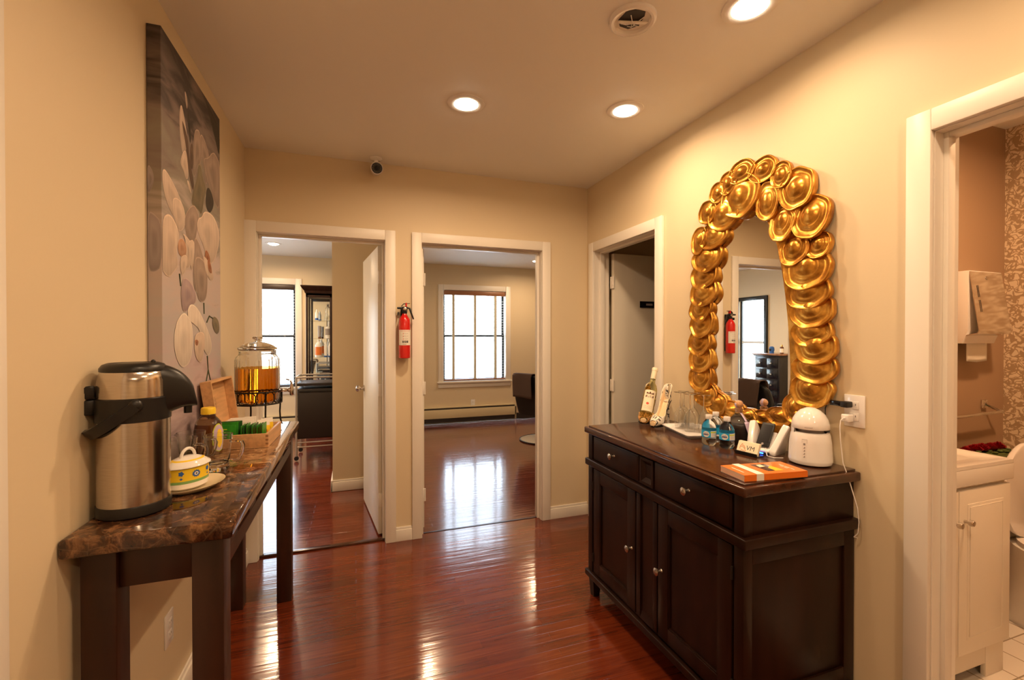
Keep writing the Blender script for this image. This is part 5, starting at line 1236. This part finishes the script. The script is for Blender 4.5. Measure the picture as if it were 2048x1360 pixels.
# toilet ----------------------------------------------------------
def toilet():
    e=thing('toilet','white toilet with raised lid at the right edge of the picture','toilet',(3.10,1.05,0))
    t=MB(); t.box(-.20,.20,.25,.43,.38,.72,'white_ceramic',.02,4); t.build('tank',e,angle=60)
    t=MB(); t.box(-.21,.21,.24,.432,.72,.745,'white_ceramic',.008,3); t.build('tank_lid',e)
    b=MB(); rows=[]
    for z,w,yb,yf in ((0,.10,.30,-.12),(.03,.10,.30,-.12),(.12,.085,.28,-.08),(.22,.12,.27,-.16),(.33,.175,.26,-.26),(.385,.185,.26,-.28),(.39,.17,.24,-.26)):
        rows.append([(w*sin(a)*(1 if cos(a)<.0 else (1-.25*cos(a)**4)),(yb+yf)/2-(yb-yf)/2*(-cos(a)) ,z) for a in [2*pi*i/36 for i in range(36)]])
    b.grid(rows,'white_ceramic',closed=True); b.bm.faces.new([b.bm.verts.new(p) for p in rows[-1]]); b.build('bowl',e,angle=60)
    def ell(w,l,yc,n=36): return [(w*sin(2*pi*i/n),yc+l*cos(2*pi*i/n)) for i in range(n)]
    s=MB(); o_,i_=ell(.185,.25,-.02),ell(.115,.17,-.04)
    rows=[[(x,y,.392) for x,y in o_],[(x,y,.412) for x,y in o_],[(x,y,.412) for x,y in i_],[(x,y,.392) for x,y in i_]]
    s.grid(rows+[rows[0]],'white_plastic',closed=True); s.build('seat',e)
    l=MB(); pts=[(.185*sin(2*pi*i/40)*(1),.23*cos(2*pi*i/40)) for i in range(40)]
    l.prism([(x,z+.64) for x,z in pts],.200,.222,'white_plastic','XZ',bev=.006); l.xform(Matrix.Translation((0,0,-.0))); l.build('lid',e,angle=50)
    p=MB(); 
toilet()
# flower box ------------------------------------------------------
e=thing('rose_arrangement','low green box packed with dark red roses on the toilet tank','flowers',(3.09,1.36,.7455))
b=MB(); b.box(-.17,.17,-.085,.085,0,.045,'leaf_green',.006); 
for i in range(60):
    a=random.uniform(0,6.28); x,y=random.uniform(-.17,.17),random.uniform(-.085,.085); b.sphere((x,y,.045+random.uniform(0,.012)),.012,'leaf_green',6,(1.4,1,.5))
b.build('box',e)
def rose_mesh(r):
    b=MB()
    for lay in range(5):
        n=6 if lay<3 else 4; rr=r*(1-.19*lay); 
        for k in range(n):
            a=2*pi*k/n+lay*.6; rows=[]
            for j in range(5):
                v=j/4; row=[]
                for i in range(5):
                    u=(i/4-.5)*2; ang=a+u*(.75); rad=rr*(.35+.65*v**.6)+.002*abs(u)*v; z=r*(.15*lay+.62*v-.12*u*u*v)
                    row.append((rad*cos(ang),rad*sin(ang),z))
                rows.append(row)
            b.grid(rows,'rose_red')
    b.sphere((0,0,r*.5),r*.45,'rose_red',8); return b
first=None
for i in range(5):
    for j in range(3):
        if first is None:
            o=rose_mesh(.031).build('rose',None); first=o; tag(o,'dark red rose packed in the green flower box','rose',"red roses in the flower box")
        else: o=first.copy(); COL.objects.link(o)
        o['label']='dark red rose in the green box, '+('front','middle','back')[j]+' row, '+('leftmost','second from the left','in the centre','second from the right','rightmost')[i]
    o.location=(3.09-.136+.068*i+random.uniform(-.004,.004),1.36-.056+.056*j,.7915+random.uniform(0,.008)); o.rotation_euler=(random.uniform(-.2,.2),random.uniform(-.2,.2),random.uniform(0,6))

# ================================================================ LEFT ROOM
def heater(label,x0,x1,y):
    e=thing('baseboard_heater',label,'heater',((x0+x1)/2,y,0)); w=(x1-x0)/2
    b=MB(); b.box(-w,w,-.066,-.060,.085,.225,'heater_cream',.002); b.box(-w,w,-.052,0,.245,.262,'heater_cream',.003); b.box(-w,-w+.02,-.066,0,.07,.262,'heater_cream',.002); b.box(w-.02,w,-.066,0,.07,.262,'heater_cream',.002); b.box(-w,w,-.012,0,.0,.25,'heater_cream'); b.build('cover',e)
    b=MB(); b.box(-w+.02,w-.02,-.055,-.012,.02,.08,'heater_dark'); b.box(-w+.02,w-.02,-.05,-.012,.222,.243,'heater_dark'); b.build('fins',e)
heater('long cream baseboard heater under the window in the right doorway',.45,2.55,7.198)
b=MB(); b.box(2.58,4.19,-.03+7.198,7.198,0,.10,'heater_dark'); struct(b,'baseboard_far','dark low pipe cover at the foot of the far wall right of the heater','baseboard')
heater('cream baseboard heater under the window behind the drink dispenser',-2.9,-.72,7.198)
# curio cabinet
def curio():
    e=thing('display_cabinet','tall dark wood glass display cabinet with hair products in the left room','cabinet',(-.42,7.195,0))
    x0,x1,yf=-.22,.67,-.42
    c=MB(); c.box(x0,x0+.026,yf,yf+.03,.05,1.98,'espresso',.003); c.box(x1-.045,x1,yf,yf+.03,.05,1.98,'espresso',.003)
    c.box(.085,.135,yf,yf+.03,.05,1.98,'espresso',.003)
    c.box(x0,x1,yf,yf+.03,1.93,1.985,'espresso',.003); c.box(x0,x1,yf,yf+.03,.05,.30,'espresso',.003); c.box(x0,x0+.02,yf+.03,0,.05,.3,'espresso'); c.box(x0,x1,yf,0,.28,.30,'espresso'); c.box(x0,x1,yf,0,0,.05,'espresso'); c.box(x0,x1,yf,0,1.96,1.985,'espresso')
    c.box(x0,x0+.02,-.03,0,.05,1.98,'espresso'); c.build('carcass',e)
    m=MB(); rows=[]
    for z,o in ((1.985,.0),(1.99,.012),(2.02,.02),(2.05,.045),(2.075,.06),(2.09,.062),(2.092,0)):
        rows.append([(x0-o,0,z),(x0-o,yf-o,z),(x1+o*.3,yf-o,z),(x1+o*.3,0,z)])
    m.grid(rows,'espresso'); m.build('cornice',e,angle=20)
    k=MB(); k.box(x0+.02,x1,-.012,-.004,.3,1.95,'mirror_glass'); k.build('mirror_back',e)
    for z in (.62,.86,1.10,1.36,1.62):
        s=MB(); s.box(x0+.01,x1-.01,yf+.035,-.015,z-.006,z,'cabinet_glass'); s.build('glass_shelf',e)
    g=MB(); g.box(x0+.026,.085,yf+.012,yf+.016,.30,1.93,'cabinet_glass'); g.box(x0+.002,x0+.006,yf+.03,-.03,.3,1.95,'cabinet_glass'); g.build('glass_door',e)
curio()
def prod(name,label,x,z,prof,m,lab=None,cap=None,y=7.195-.30,sx=1):
    e=MB(); e.lathe(prof,seg=20,m=m,cap=False,sx=sx)
    if lab: r,z0,z1,lm=lab; e.lathe([(r,z0),(r,z1)],seg=20,m=lm,cap=False,sx=sx)
    if cap: r,z0,z1,cm=cap; e.lathe([(r,z0),(r,z1),(0,z1)],seg=20,m=cm,cap=False,sx=sx)
    o=e.build(name,None,(x,y,z+.0006)); tag(o,label,'bottle'); return o
cx=-.42-.22
prod('spray_bottle','slim white bottle with blue base on the top cabinet shelf',cx+.13,1.62,[(0,0),(.022,0),(.022,.10),(.010,.125),(.010,.15),(0,.15)],'white_plastic',lab=(.0224,0,.03,'ink_blue'))
prod('glass_decanter','clear pointed glass ornament on the top cabinet shelf',cx+.275,1.62,[(0,0),(.05,0),(.05,.02),(.03,.08),(.035,.12),(.03,.17),(.012,.20),(.018,.22),(0,.235)],'clear_glass')
prod('lotion_tube','brown lotion tube on the second cabinet shelf',cx+.165,1.36,[(0,0),(.020,0),(.020,.025),(.024,.03),(.026,.18),(0,.18)],'ink_grey',lab=(.0205,0,.024,'ink_brown'),sx=.9)
prod('gift_box','pale box of products at the right of the second cabinet shelf',cx+.275,1.36,[(0,0),(.035,0),(.035,.17),(0,.17)],'white_matte',lab=(.0355,.05,.14,'ink_grey'))
prod('shampoo_bottle','large white bottle with orange label on the third cabinet shelf',cx+.150,1.10,[(0,0),(.042,0),(.044,.01),(.044,.17),(.03,.20),(.014,.215),(.014,.245),(0,.245)],'white_plastic',lab=(.0446,.03,.145,'orange_print'))
for k,(dx) in enumerate((.245,.300)):
    o=prod('hair_spray','tall white bottle with blue base on the third cabinet shelf, '+('left','right')[k]+' of the two',cx+dx,1.10,[(0,0),(.023,0),(.023,.16),(.014,.18),(.014,.21),(0,.21)],'white_plastic',lab=(.0235,0,.02,'ink_blue')); o['group']='white blue based bottles in the cabinet'
b=MB(); b.box(-.09,.09,-.06,.06,0,.02,'walnut',.002); tag(b.build('wooden_tray',None,(cx+.26,6.90,.9006-.04)),'flat red brown board on the lower cabinet shelf','tray')
b=MB(); b.prism([(-.07,0),(.07,0),(.085,.05),(-.085,.05)],-.05,.05,'cream_paper','XZ'); 
for i in range(5): b.box(-.065+.026*i,-.045+.026*i,-.04,.04,.01,.11+.012*(i%3),'red_gloss' if i%2 else 'white_paper',rot=R(.25*(i-2)*.4,'Y'),at=(-.055+.026*i,0,.01))
tag(b.build('product_basket',None,(cx+.135,6.90,.6206)),'small basket of red and white packets on the lowest cabinet shelf','basket')
# salon trolley
e=thing('salon_trolley','black salon cart with grey tubular metal frame in front of the display cabinet','cart',(-.22,5.55,0))
x0,x1=-.405,.34; f=MB()
for x in (x0,x1):
    for y in (0,.42): f.tube([(x,y,.05),(x,y,.93)],.011,'grey_metal',10)
for z in (.15,.20): f.tube([(x0,0,z),(x1,0,z)],.008,'grey_metal',8)
f.tube([(x0,0,.93),(x1,0,.93)],.010,'grey_metal',8); f.tube([(x0,.42,.93),(x1,.42,.93)],.010,'grey_metal',8); f.tube([(x0,0,.93),(x0,.42,.93)],.010,'grey_metal',8); f.tube([(x1,0,.93),(x1,.42,.93)],.010,'grey_metal',8); f.build('frame',e)
t=MB(); t.box(x0,x1,-.005,.425,.835,.865,'cart_black',.003); t.build('top',e)
t=MB(); t.box(x0+.012,x1-.012,.005,.41,.24,.80,'cart_black',.003); t.box(x0+.02,x1-.02,-.004,.006,.255,.755,'cart_black',.002); t.box(x0+.03,x1-.03,-.006,.004,.765,.790,'black_plastic',.002); t.build('cabinet_body',e)
for x in (x0,x1):
    for y in (0,.42):
        c=MB(); c.lathe([(0,-.010),(.024,-.010),(.025,0),(.024,.010),(0,.010)],(x,y,.026),18,'black_plastic',M=Matrix.Rotation(pi/2,4,'X'),cap=False); c.build('castor',e)
# styling chairs
def styling_chair(label,loc,rz):
    e=thing('styling_chair',label,'chair',loc,rz)   # faces +x
    b=MB(); b.lathe([(0,.028),(.06,.030),(.20,.020),(.30,.010),(.315,.006)],m='chrome_cream',seg=56,cap=False); b.lathe([(.31,.0),(.325,.002),(.325,.010),(.312,.013)],m='black_plastic',seg=56,cap=False); b.build('base_plate',e)
    b=MB(); b.lathe([(0,.028),(.045,.03),(.040,.06),(.034,.08),(.034,.34),(0,.34)],m='chrome',seg=24,cap=False); b.tube([(.05,.0,.12),(.12,0,.10),(.20,0,.11)],.010,'chrome'); b.build('hydraulic_column',e)
    b=MB(); b.box(-.17,.20,-.20,.20,.335,.365,'grey_metal',.01); b.build('seat_plate',e)
    s=MB(); s.box(-.26,.27,-.255,.255,.365,.485,'black_leather',.045,5); s.build('seat',e,angle=60)
    k=MB(); rows=[]
    for i in range(15):
        t=i/14; z=.36+.52*t; xc=-.225-.115*t+.02*sin(pi*t); w=.19+.085*sin(pi*min(1,.15+t*.62)); th=.055*(1-.45*t**3)
        if t>.85: w*=1-.55*((t-.85)/.15)**2; 
        rows.append([(xc+th*(abs(cos(a))**.6)*(1 if cos(a)>0 else -1),w*(abs(sin(a))**.5)*(1 if sin(a)>0 else -1),z) for a in [2*pi*j/28 for j in range(28)]])
    k.grid(rows,'black_leather',closed=True); k.bm.faces.new([k.bm.verts.new(p) for p in rows[-1]]); k.bm.faces.new([k.bm.verts.new(p) for p in rows[0]]); k.build('backrest',e,angle=60)
    for sg in (-1,1):
        a=MB(); a.box(-.22,.20,sg*.30-.032,sg*.30+.032,.62,.66,'black_plastic',.016,4); a.tube([(.12,sg*.29,.63),(.14,sg*.27,.50),(.10,sg*.22,.40)],.014,'chrome'); a.build('armrest',e,angle=60)
    return e
mat('chrome_cream',(.72,.66,.55),.15,metal=.35)
ch=styling_chair('black leather styling chair at the right of the right doorway, towel over its back',(2.40,5.62,0),radians(32))
dup(ch,(-1.16,3.98,0),radians(180),'black leather styling chair seen only in the gold mirror')
def towel(label,loc,rz):
    b=MB(); rows=[]
    for j in range(19):
        v=j/18; s=-.30+.62*v
        row=[]
        for i in range(13):
            u=i/12; y=-.10+.30*u
            # path over the back top at x=-.34,z=.885
            if s<-.02: x=-.395-.018*sin(u*7+1)*.5-(-s)*.06+.065*(.30+s)*0; z=.892+s
            elif s<.09: a=(s+.02)/.11*pi; x=-.340-.060*cos(a); z=.892+.016*sin(a)
            else: x=-.278+(s-.09)*.16+.006*sin(u*9); z=.885-(s-.09)
            row.append((x,y+.012*sin(z*9),z+.012*u*(1 if s<-.02 else 0)))
        rows.append(row)
    b.grid(rows,'towel_brown'); o=b.build('towel',None,loc,(0,0,rz)); sm=o.modifiers.new('s','SOLIDIFY'); sm.thickness=.008; tag(o,label,'towel'); return o
towel('dark brown towel draped over the chair back in the right doorway',(2.40,5.62,.004),radians(32))
towel('brown towel over the chair back seen in the gold mirror',(-1.16,3.98,.004),radians(180))
# dresser in the left room
def dresser():
    e=thing('dresser','black chest of small drawers with brown stone top, seen in the gold mirror','dresser',(-2.99,5.03,0))
    d,wd,h=.44,.44,1.13
    c=MB(); c.box(0,d,0,wd,.06,h-.03,'dresser_black',.004); c.box(.02,d-.02,.02,wd-.02,0,.06,'dresser_black'); c.box(0,d+.015,-.015,wd+.015,h-.045,h-.025,'dresser_black',.004); c.build('carcass',e)
    t=MB(); t.box(0,d+.03,-.03,wd+.03,h-.025,h,'dark_marble_top',.005); t.build('stone_top',e)
    for r_ in range(6):
        for q in range(2):
            y0=.03+q*.195; z1=h-.075-r_*.165; dr=MB(); dr.box(d,d+.012,y0,y0+.185,z1-.14,z1,'dresser_black',.004); dr.box(d+.010,d+.016,y0+.02,y0+.165,z1-.12,z1-.02,'dresser_black',.003); o=dr.build('drawer',e)
            k=MB(); k.lathe([(0,0),(.006,0),(.006,.012),(.014,.018),(.012,.026),(0,.028)],(d+.014,y0+.092,z1-.07),16,'nickel',M=Matrix.Rotation(pi/2,4,'Y'),cap=False); k.build('knob',o)
dresser()
b=MB(); b.lathe([(0,0),(.035,0),(.030,.02),(.038,.05),(.034,.09),(.02,.105),(0,.107)],m='ink_blue',seg=24,cap=False); b.sphere((.030,0,.055),.020,'ink_black',12)
tag(b.build('small_speaker',None,(-2.68,5.28,1.131)),'small dark blue round speaker on the dresser','speaker')
for k,(x,y) in enumerate(((-2.66,5.09),(-2.60,5.035))):
    b=MB(); b.lathe([(0,0),(.024,0),(.024,.095),(.010,.11),(0,.11)],m='ink_brown',seg=20,cap=False); b.lathe([(.0245,.02),(.0245,.08)],m='white_paper',seg=20,cap=False); b.lathe([(.011,.108),(.011,.135),(0,.135)],m='brass',seg=16,cap=False)
    tag(b.build('oil_bottle',None,(x,y,1.131)),'small brown bottle with white label on the dresser, '+('left','right')[k]+' one in the mirror','bottle','brown bottles on the dresser')
